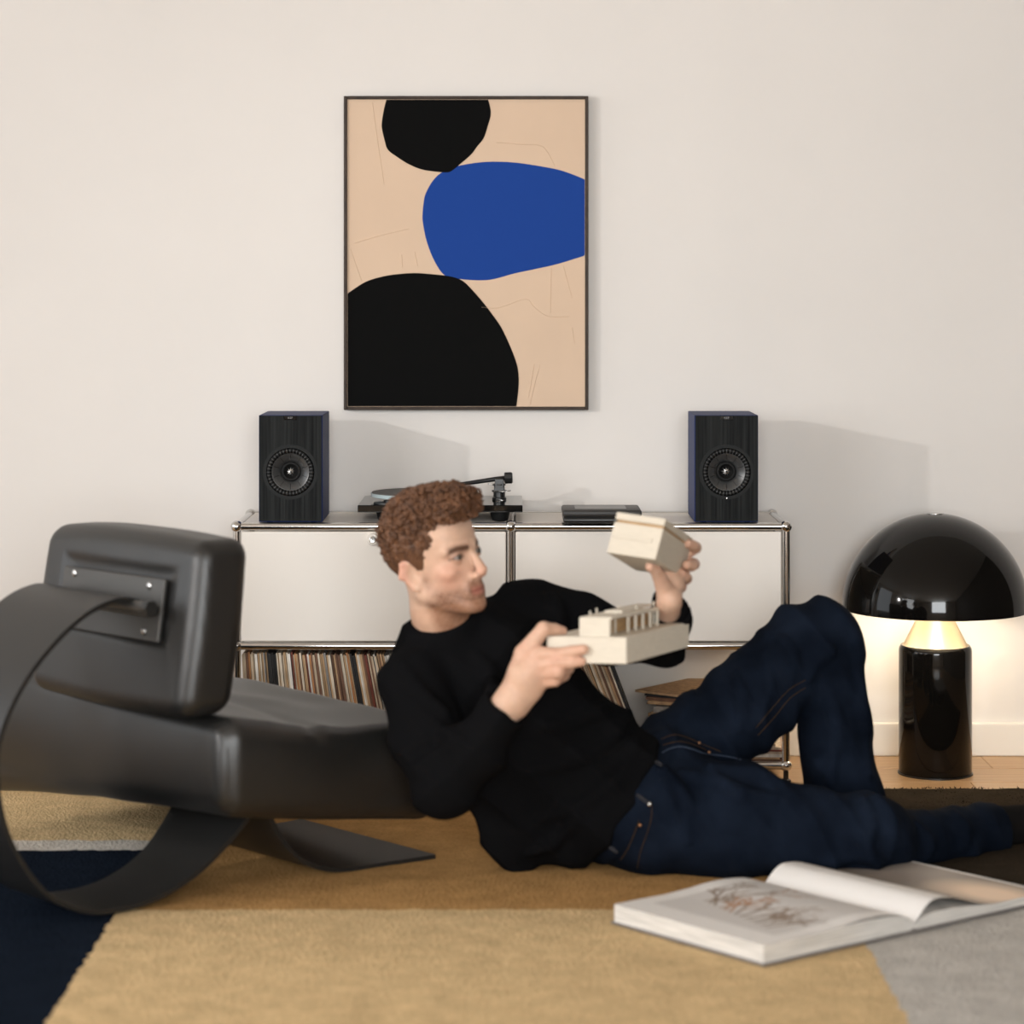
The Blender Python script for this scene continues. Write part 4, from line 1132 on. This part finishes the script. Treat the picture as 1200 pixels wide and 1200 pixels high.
def skin_colors(v):
    p = v.astype(np.float32)
    q = hl(p); f, s, t = q[:, 0], q[:, 1], q[:, 2]; m = np.abs(s)
    base = np.array([0.585, 0.378, 0.272])
    c = np.tile(base, (len(p), 1))
    def put(w, col):
        nonlocal c
        w = np.clip(w, 0, 1)[:, None]
        c = c*(1-w)+np.array(col)*w
    near = (np.abs(q) < 0.2).all(1)
    fc = near & (f > -0.06)
    g = lambda x, a: np.exp(-(x/a)**2)
    put(fc*0.45*g(np.hypot(np.hypot(f-0.065, m-0.05), t+0.038), 0.035), (0.58, 0.24, 0.165))      # cheek flush
    put(fc*0.45*g(np.hypot(np.hypot(f-0.112, s), t+0.04), 0.017), (0.58, 0.24, 0.165))             # nose
    put(near*0.5*np.clip((m-0.072)/0.008, 0, 1)*(t < 0.03), (0.58, 0.24, 0.17))                     # ear
    beard = np.clip((-t-0.046-0.45*np.maximum(0, 0.045-f)*0+0.25*(0.0))/0.022, 0, 1)
    beard = np.maximum(beard, np.clip((0.03-f)/0.02, 0, 1)*np.clip((-t-0.012)/0.02, 0, 1))
    beard *= np.clip((f+0.012)/0.02, 0, 1)*np.clip((0.064-np.abs(m-0.0))/0.01, 0, 1)
    cheekclear = g(np.hypot(f-0.07, t+0.048), 0.026)*np.clip((m-0.022)/0.01, 0, 1)
    spk = 0.92+0.35*wob(q*1.0, 900, 6)
    put(fc*beard*0.92*(1-0.5*cheekclear)*spk, (0.165, 0.07, 0.036))
    put(fc*0.7*g((t+0.058)/1.0, 0.006)*(m < 0.026)*(f > 0.085)*spk, (0.20, 0.09, 0.05))           # moustache
    lipw = g(t+0.0735, 0.0085)*np.clip((0.024-m)/0.006, 0, 1)*(f > 0.083)
    put(fc*lipw*0.85, (0.44, 0.165, 0.125))
    put(fc*0.8*g(t+0.0733, 0.0016)*(m < 0.024)*(f > 0.083), (0.16, 0.05, 0.04))
    brow = 1.25*g(t-(0.0140+0.10*(m-0.012)*(m < 0.036)+(0.0024-0.22*(m-0.036))*(m >= 0.036)), 0.0066)*np.clip((m-0.009)/0.005, 0, 1)*np.clip((0.056-m)/0.008, 0, 1)*(f > 0.05)
    put(fc*brow*0.95, (0.085, 0.038, 0.02))
    socket_shade = g(np.hypot(m-0.033, (t+0.001)*1.5), 0.014)*(f > 0.06)
    put(fc*socket_shade*0.6, (0.25, 0.115, 0.075))  # shade of the eye sockets painted into the skin around the lids
    lash = g(np.sqrt(((m-0.033)/0.0125)**2+((t+0.0015)/0.0055)**2)-1, 0.22)*(f > 0.068)
    put(fc*lash*0.85*(t > -0.004), (0.05, 0.025, 0.018))
    neck = near & (t < -0.09)
    put(neck*0.3, (0.48, 0.25, 0.15))
    # fingertips and knuckles a little redder
    for H in (RH, LH):
        for ch_ in H['fingers']+[H['thumb']]:
            for k_, (j, r) in enumerate(ch_):
                dd = np.sqrt(((p-A(j))**2).sum(1))
                put(0.28*g(dd, r*1.5)*(1 if k_ in (1, len(ch_)-1) else 0.6), (0.52, 0.215, 0.145))
    return c
M['skin'] = mat('skin', (0.6, 0.35, 0.24), 0.5, attr='Col', var=0.05, vscale=60, sss=0.12, bump=0.05, bscale=500, spec=0.35)
man = mk('person', bvf, M['skin'], smooth=True, origin=P(740, 1000, 5.8))
tag(man, 'person with curly red hair in black sweater and jeans reclining and holding wooden model', 'person')
set_colors(man, skin_colors(bvf[0]))

M['eye_white'] = mat('eye_white', (0.22, 0.18, 0.16), 0.3)
M['iris'] = mat('iris', (0.05, 0.045, 0.035), 0.15)
for sg in (-1, 1):
    c_ = hw(0.0745, sg*0.033, -0.001)
    e = mk('eye', ball(c_, 0.0126*hk, 20, 14), M['eye_white'], man, True)
    dirv = Vector(tuple(HF*0.97+HS*0.16)).normalized()
    mk('iris', lathe([(0.0072*hk, 0.0106*hk), (0.0055*hk, 0.0121*hk), (0.002*hk, 0.0129*hk)], c_, dirv, 20), M['iris'], e, True)

# hair: a cap with soft lumps plus short curls on it
def hair_local(q):
    f, s, t = q[:, 0], q[:, 1], q[:, 2]
    m = np.abs(s)
    d = ell(q, (-0.013, 0, 0.036), (0.100, 0.080, 0.092))
    d = smin(d, ell(q, (0.020, 0, 0.096), (0.092, 0.070, 0.046)), 0.02)
    d = smin(d, ell(q, (0.078, -0.006, 0.096), (0.036, 0.052, 0.030)), 0.02)
    # where hair grows
    top = 0.070+0.14*np.maximum(0, m-0.035)-t
    side = smax(smax(f-0.046-0.2*(t-0.04), 0.028-t, 0.008), -1-f, 0.01)
    burn = smax(f-0.022-0.25*(t), -0.024-t, 0.006)
    burn = smax(burn, -(f+0.004), 0.006)
    nape = smax(f+0.028, -0.075-t, 0.008)
    back = smax(f-0.012, -0.002-t, 0.008)
    reg = smin(smin(smin(top, side, 0.012), smin(burn, nape, 0.01), 0.01), back, 0.012)
    shave = 0.0025*np.clip((0.03-t)/0.05, 0, 1)
    d = d+shave
    lump = 0.0055*wob(q, 190, 41)+0.004*wob(q, 380, 42)
    d = d-lump*np.clip((t-0.0)/0.06, 0.15, 1)
    return smax(d, reg, 0.008)
hvf = nets(lambda p: within(p, HO-0.22, HO+0.22, lambda q: hair_local(hl(q))*hk*0.8, 0.05), HO-0.22, HO+0.22, 0.0034)
M['hair'] = mat('auburn_hair', (0.155, 0.062, 0.026), 0.55, attr='Col', bump=0.5, bscale=160, spec=0.35)
hair = mk('hair', hvf, M['hair'], man, True)
def hair_cols(v):
    q = hl(np.asarray(v, np.float32))
    n_ = 0.5+0.5*wob(q, 230, 51)
    c = np.array([0.050, 0.022, 0.011])*(1-n_[:, None])+np.array([0.165, 0.072, 0.032])*n_[:, None]
    low = np.clip((0.02-q[:, 2])/0.05, 0, 1)[:, None]
    return c*(1-low)+np.array([0.13, 0.058, 0.029])*low
set_colors(hair, hair_cols(hvf[0]))
V, Fc = [], []
hv = np.asarray(hvf[0]); hq = hl(hv.astype(np.float32))
cand = np.where((hq[:, 2] > 0.012))[0]
ctr = np.array([-0.005, 0, 0.04])
for k in range(900):
    i = rnd.choice(cand)
    q = hq[i]; n_ = q-ctr; n_ = n_/np.linalg.norm(n_)
    a = np.cross(n_, nrs.normal(size=3)); a /= np.linalg.norm(a); b = np.cross(n_, a)
    hgt = np.clip((q[2]-0.0)/0.09, 0.25, 1)
    R_ = rnd.uniform(0.0045, 0.0085)*hgt
    ph = rnd.random()*6.28; turns = rnd.uniform(0.7, 1.25)
    pts = []
    for j in range(9):
        th = ph+turns*6.28*j/8
        loc = q-n_*0.004+a*(math.cos(th)*R_)+b*(math.sin(th)*R_*0.8)+n_*(0.0095*hgt*math.sin(math.pi*j/8)+0.003*j/8)
        pts.append(hw(*loc))
    r = [0.0012, 0.0021, 0.0026, 0.0028, 0.0028, 0.0027, 0.0024, 0.0018, 0.0008]
    tv, tf = tube(pts, [x_*rnd.uniform(0.9, 1.15)*hk for x_ in r], 5, False)
    k0 = len(V); V += tv; Fc += [tuple(y+k0 for y in x_) for x_ in tf]
curls = mk('curls', (V, Fc), M['hair'], hair, True, kind='stuff')
set_colors(curls, hair_cols([tuple(v) for v in V]))

# sweater
HEM0, HEM1 = P(772, 866, 5.8), P(690, 1006, 5.8)
hd = (HEM1-HEM0).normalized(); HEMN = A(Vector((hd.x, 0, hd.z)).cross(Vector((0, 1, 0))).normalized())
if HEMN[0] < 0: HEMN = -HEMN
HEMP = A(HEM0)
def along(j0, j1, k): return j0[0].lerp(j1[0], k)
CUFF_R, CUFF_L = P(594, 829, 5.405), P(787, 711, 5.585)
CRD = A((WR_R[0]-EL_R[0]).normalized()); CLD = A((WR_L[0]-EL_L[0]).normalized())
def folds_sw(p, d):
    a = 0.5+0.5*wob(p, 5, 61)
    r1 = np.abs(np.sin(p@A((17, 6, 24))+1.8*wob(p, 6, 62)))
    r2 = np.abs(np.sin(p@A((-14, 8, 17))+1.8*wob(p, 7, 63)))
    return d+0.017*a*(r1-0.6)+0.015*(1-a)*(r2-0.6)+0.002*wob(p, 40, 64)
SW_FOLDS = []
def sweater_sdf(p):
    t = chain(p, [J(512, 786, 5.66, 58), J(612, 740, 5.80, 52)], 0.03, YN, 0.80)
    t = smin(t, chain(p, [J(545, 790, 5.68, 84), J(584, 834, 5.69, 97), J(662, 896, 5.75, 89), J(734, 936, 5.80, 75), J(780, 965, 5.82, 78)], 0.04, YN, 0.62), 0.04)
    t = smin(t, chain(p, [J(640, 915, 5.74, 60), J(705, 930, 5.745, 72), J(765, 955, 5.74, 77)], 0.03), 0.03)
    t = smin(t, chain(p, [J(590, 900, 5.70, 60), J(606, 962, 5.70, 42), J(612, 1003, 5.72, 22)], 0.02, YN, 0.8), 0.06)
    t = smin(t, chain(p, [J(606, 985, 5.72, 26), J(680, 965, 5.74, 48)], 0.02, YN, 0.9), 0.04)
    t = smax(t, (p-HEMP)@HEMN, 0.012)
    # arms
    ar = chain(p, [(SH_R[0], SH_R[1]*1.02), J(500, 862, 5.53, 43), J(520, 922, 5.46, 38), J(556, 880, 5.43, 36), J(586, 838, 5.41, 29), (WR_R[0], 0.048)], 0.02)
    ar = smax(ar, (p-A(CUFF_R))@CRD, 0.004)
    al = chain(p, [(SH_L[0], SH_L[1]*1.04), J(690, 738, 5.80, 36), (EL_L[0], EL_L[1]*1.05), J(786, 733, 5.66, 24.5), J(787, 706, 5.56, 23.5)], 0.02)
    al = smax(al, (p-A(CUFF_L))@CLD, 0.004)
    d = smin(smin(t, ar, 0.018), al, 0.03)
    for c in SW_FOLDS: d = smin(d, chain(p, c, 0.004), 0.022)
    d = folds_sw(p, d)
    # mock neck collar; the neck itself comes out of it
    nk = chain(p, [J(517.5, 722, 5.648, 37.5), J(524, 740, 5.665, 42), J(530, 756, 5.69, 46)], 0.015)
    cd = A((NECK[0][0]-NECK[2][0]).normalized())
    nk = smax(nk, (p-A(P(518, 725, 5.648)))@cd, 0.006)
    d = smin(d, nk, 0.012)
    inner = rcone(p, NECK[0][0], NECK[1][0], 0.062, 33.5*5.645/F)
    up = (p-A(P(522, 736, 5.66)))@cd
    d = smax(d, -smax(inner, -up, 0.003), 0.003)
    # hollow the cuffs slightly
    for c_, w_, r in ((CUFF_R, CRD, 0.041), (CUFF_L, CLD, 0.039)):
        q = p-A(c_); h = q@w_; rad = np.sqrt(np.maximum((q*q).sum(1)-h*h, 0))
        d = smax(d, -np.maximum(rad-r, -(h+0.018)), 0.003)
    return np.maximum(d, RUGZ-0.003-p[:, 2])*0.85
M['knit'] = mat('black_knit', (0.0050, 0.0050, 0.0056), 1.0, bump=0.25, bscale=420, spec=0.03)
SW_FOLDS = fold_lines(sweater_sdf, [[(736, 836), (722, 858), (700, 878), (668, 893), (628, 900)], [(745, 868), (730, 900), (706, 926), (672, 946), (632, 960)], [(722, 815), (700, 832), (668, 846), (640, 850)],
    [(485, 908), (505, 888), (538, 868)], [(478, 880), (500, 868), (528, 858)], [(470, 780), (492, 808), (522, 836)], [(560, 770), (575, 790), (580, 815)], [(648, 700), (655, 722), (652, 742)], [(676, 960), (650, 985), (622, 1000)]], 0.014, 0.003)
svf = nets(sweater_sdf, np.array([-0.42, -2.05, 0.0]), np.array([0.55, -0.95, 0.80]), 0.0055)
sweater = mk('sweater', svf, M['knit'], man, True)
def rib_ring(c_, w_, r0, r1, L_, n=72):
    """fine vertical ribbing around a cuff"""
    x, y, d_ = frame_of(Vector(tuple(w_)))
    out = []
    for i in range(n):
        an = 2*math.pi*i/n
        e = x*math.cos(an)+y*math.sin(an)
        out.append(tube([c_+e*r0, c_-d_*L_+e*r1], 0.0014, 4))
    return join(*out)

# jeans
WST = A(P(740, 930, 5.80))
CUT = HEMP-HEMN*0.030
def folds_j(p, d):
    kn = A(KN_R[0]); kl = A(KN_L[0]); hp = A(P(850, 890, 5.85))
    w1 = np.exp(-((p-kn)**2).sum(1)/0.02); w2 = np.exp(-((p-kl)**2).sum(1)/0.03); w3 = np.exp(-((p-hp)**2).sum(1)/0.02)
    r = np.abs(np.sin(p@A((26, 10, 14))+1.6*wob(p, 8, 71)))
    r2 = np.abs(np.sin(p@A((-10, 12, 30))+1.6*wob(p, 8, 72)))
    lng = np.abs(np.sin(p@A((30, 6, 22))+1.2*wob(p, 5, 73)))
    return d+(0.006+0.008*w1+0.006*w3)*(r-0.6)+(0.005+0.009*w2)*(lng-0.6)+0.006*w3*(r2-0.6)+0.0045*wob(p, 16, 74)
JN_FOLDS = []
def jeans_sdf(p):
    pel = chain(p, [J(726, 938, 5.81, 76), J(775, 940, 5.82, 84)], 0.03, YN, 0.86)
    rl_ = chain(p, [J(758, 955, 5.73, 71), J(860, 962, 5.71, 67), J(930, 974, 5.70, 53), J(1008, 980, 5.70, 47), J(1028, 978, 5.72, 46)], 0.03)
    rl_ = smin(rl_, chain(p, [J(1022, 982, 5.72, 43), J(1070, 986, 5.82, 35), J(1120, 979, 5.91, 33), J(1168, 970, 5.99, 31)], 0.02), 0.015)
    an = A((AN_R[0]-KN_R[0]).normalized())
    rl_ = smax(rl_, (p-A(P(1166, 970, 5.985)))@an, 0.006)
    ll = chain(p, [J(792, 898, 5.92, 60), J(880, 822, 5.94, 52), J(945, 757, 5.955, 48), J(965, 749, 5.96, 47.5)], 0.03)
    ll = smin(ll, chain(p, [J(962, 752, 5.965, 44), J(977, 850, 5.99, 42), J(989, 930, 6.01, 43.5), J(992, 965, 6.02, 44)], 0.02), 0.02)
    ll = smax(ll, -(p[:, 2]-0.030), 0.008)
    d = smin(pel, rl_, 0.045)
    d = smin(d, ll, 0.022)
    d = smax(d, -(p-CUT)@HEMN, 0.006)
    for c in JN_FOLDS: d = smin(d, chain(p, c, 0.004), 0.020)
    d = folds_j(p, d)
    # hollow cuff
    q = p-A(P(1166, 970, 5.985)); h = q@an; rad = np.sqrt(np.maximum((q*q).sum(1)-h*h, 0))
    d = smax(d, -np.maximum(rad-0.050, -(h+0.02)), 0.004)
    # waistband: a slight step where it is sewn on
    w_ = (p-HEMP)@HEMN
    d = d-0.004*np.clip((0.034-w_)/0.004, 0, 1)*(p[:, 0] < 0.6)
    return np.maximum(d, RUGZ-0.004-p[:, 2])*0.85
M['denim'] = mat('indigo_denim', (0.0031, 0.0050, 0.0098), 0.95, var2=(0.0085, 0.0130, 0.0235), vscale=9, bump=0.25, bscale=520, spec=0.04, detail=6)
JN_FOLDS = fold_lines(jeans_sdf, [[(862, 790), (869, 820), (866, 852)], [(896, 768), (902, 800), (892, 842)], [(918, 748), (930, 765), (926, 800)], [(1000, 752), (1012, 830), (1018, 905)], [(966, 800), (980, 850), (974, 915)],
    [(948, 795), (958, 775), (975, 760)], [(800, 905), (850, 922), (905, 936)], [(1028, 936), (1044, 962), (1042, 1008)], [(1010, 938), (1022, 968), (1012, 1000)], [(968, 1012), (1005, 1004), (1038, 1010)],
    [(1075, 965), (1090, 985), (1086, 1010)], [(1118, 952), (1130, 972), (1128, 995)], [(835, 900), (880, 905), (915, 920)], [(782, 905), (800, 940), (806, 985)]], 0.0125, 0.002)
jvf = nets(jeans_sdf, np.array([0.10, -1.80, 0.0]), np.array([1.25, -0.95, 0.88]), 0.0055)
jeans = mk('jeans', jvf, M['denim'], man, True)
M['thread'] = mat('ochre_thread', (0.060, 0.033, 0.014), 0.8, spec=0.1)
M['fade'] = mat('faded_denim', (0.028, 0.042, 0.072), 0.9)
M['rivet'] = mat('copper_rivet', (0.45, 0.22, 0.10), 0.4, 0.8)
def stitch(pts, r=0.0009, m='thread', dash=True, name='stitching'):
    line = [tuple(p) for p in smooth_path(pts, 7)]
    hit = [h for h in raycast(jeans_sdf, line) if h is not None]
    if len(hit) < 3: return
    segs = []
    run = [hit[0]]
    for a_, b_ in zip(hit[:-1], hit[1:]):
        if (b_-a_).length > 0.05:
            if len(run) > 1: segs.append(tube(run, r, 4))
            run = []
        run.append(b_)
    if len(run) > 1: segs.append(tube(run, r, 4))
    if segs: mk(name, join(*segs), M[m], jeans, True)
stitch([(775, 866), (790, 861), (805, 864), (820, 871), (833, 876), (845, 881)])
stitch([(777, 873), (795, 869), (812, 872), (828, 879)])
stitch([(776, 882), (786, 877), (798, 875), (812, 878), (826, 883), (850, 886), (868, 890)], 0.0018, 'fade')
stitch([(764, 940), (763, 960), (757, 980), (750, 1000), (747, 1018)])
stitch([(886, 853), (905, 830), (925, 808), (944, 797)])
stitch([(888, 862), (908, 840), (926, 818), (944, 806)])
stitch([(749, 962), (742, 980), (735, 996), (727, 1008)], 0.0011)
for u, v in ((819.5, 870.5), (831, 881.5), (750, 967)):
    h = raycast(jeans_sdf, [(u, v)])[0]
    if h is not None: mk('rivet', ball(h, 0.0038, 10, 6), M['rivet'], jeans, True)
for (u0, v0, u1, v1) in ((746, 932, 762, 943), (704, 986, 724, 1000), (768, 893, 775, 897)):
    hs = raycast(jeans_sdf, [(u0+(u1-u0)*k/4, v0+(v1-v0)*k/4) for k in range(5)])
    hs = [h for h in hs if h is not None]
    if len(hs) > 2:
        mk('belt_loop', tube([h+Vector((0, -0.003, 0.002)) for h in hs], [0.0035]+[0.0052]*(len(hs)-2)+[0.0035], 8), mat('worn_loop', (0.028, 0.028, 0.032), 0.9, spec=0.1), jeans, True)
h = raycast(jeans_sdf, [(761, 942)])[0]
if h is not None: mk('rivet', ball(h+Vector((0, -0.004, 0)), 0.006, 12, 8), M['silver'], jeans, True, label='silver rivet at the pocket')

# socks
def sock_sdf(p):
    d = chain(p, [J(1140, 972, 5.96, 23), J(1170, 968, 5.99, 22), J(1190, 966, 6.02, 21)], 0.012)
    d = smin(d, chain(p, [J(1184, 970, 6.01, 21), J(1222, 960, 6.03, 21), J(1290, 948, 6.06, 15)], 0.012), 0.015)
    d = d+0.0015*wob(p, 60, 81)
    return np.maximum(d, RUGZ-0.003-p[:, 2])*0.9
M['sock'] = mat('charcoal_sock', (0.009, 0.008, 0.0075), 0.95, bump=0.3, bscale=400, spec=0.04)
mk('sock', nets(sock_sdf, np.array([1.0, -1.4, 0.0]), np.array([1.6, -1.0, 0.3]), 0.005), M['sock'], man, True)
def sock2_sdf(p):
    d = chain(p, [J(990, 930, 6.02, 26), J(995, 975, 6.03, 23), J(1040, 990, 6.05, 17), J(1085, 996, 6.06, 13)], 0.012)
    return np.maximum(d, RUGZ-0.003-p[:, 2])*0.9
mk('sock', nets(sock2_sdf, np.array([0.7, -1.4, 0.0]), np.array([1.2, -1.0, 0.35]), 0.006), M['sock'], man, True)
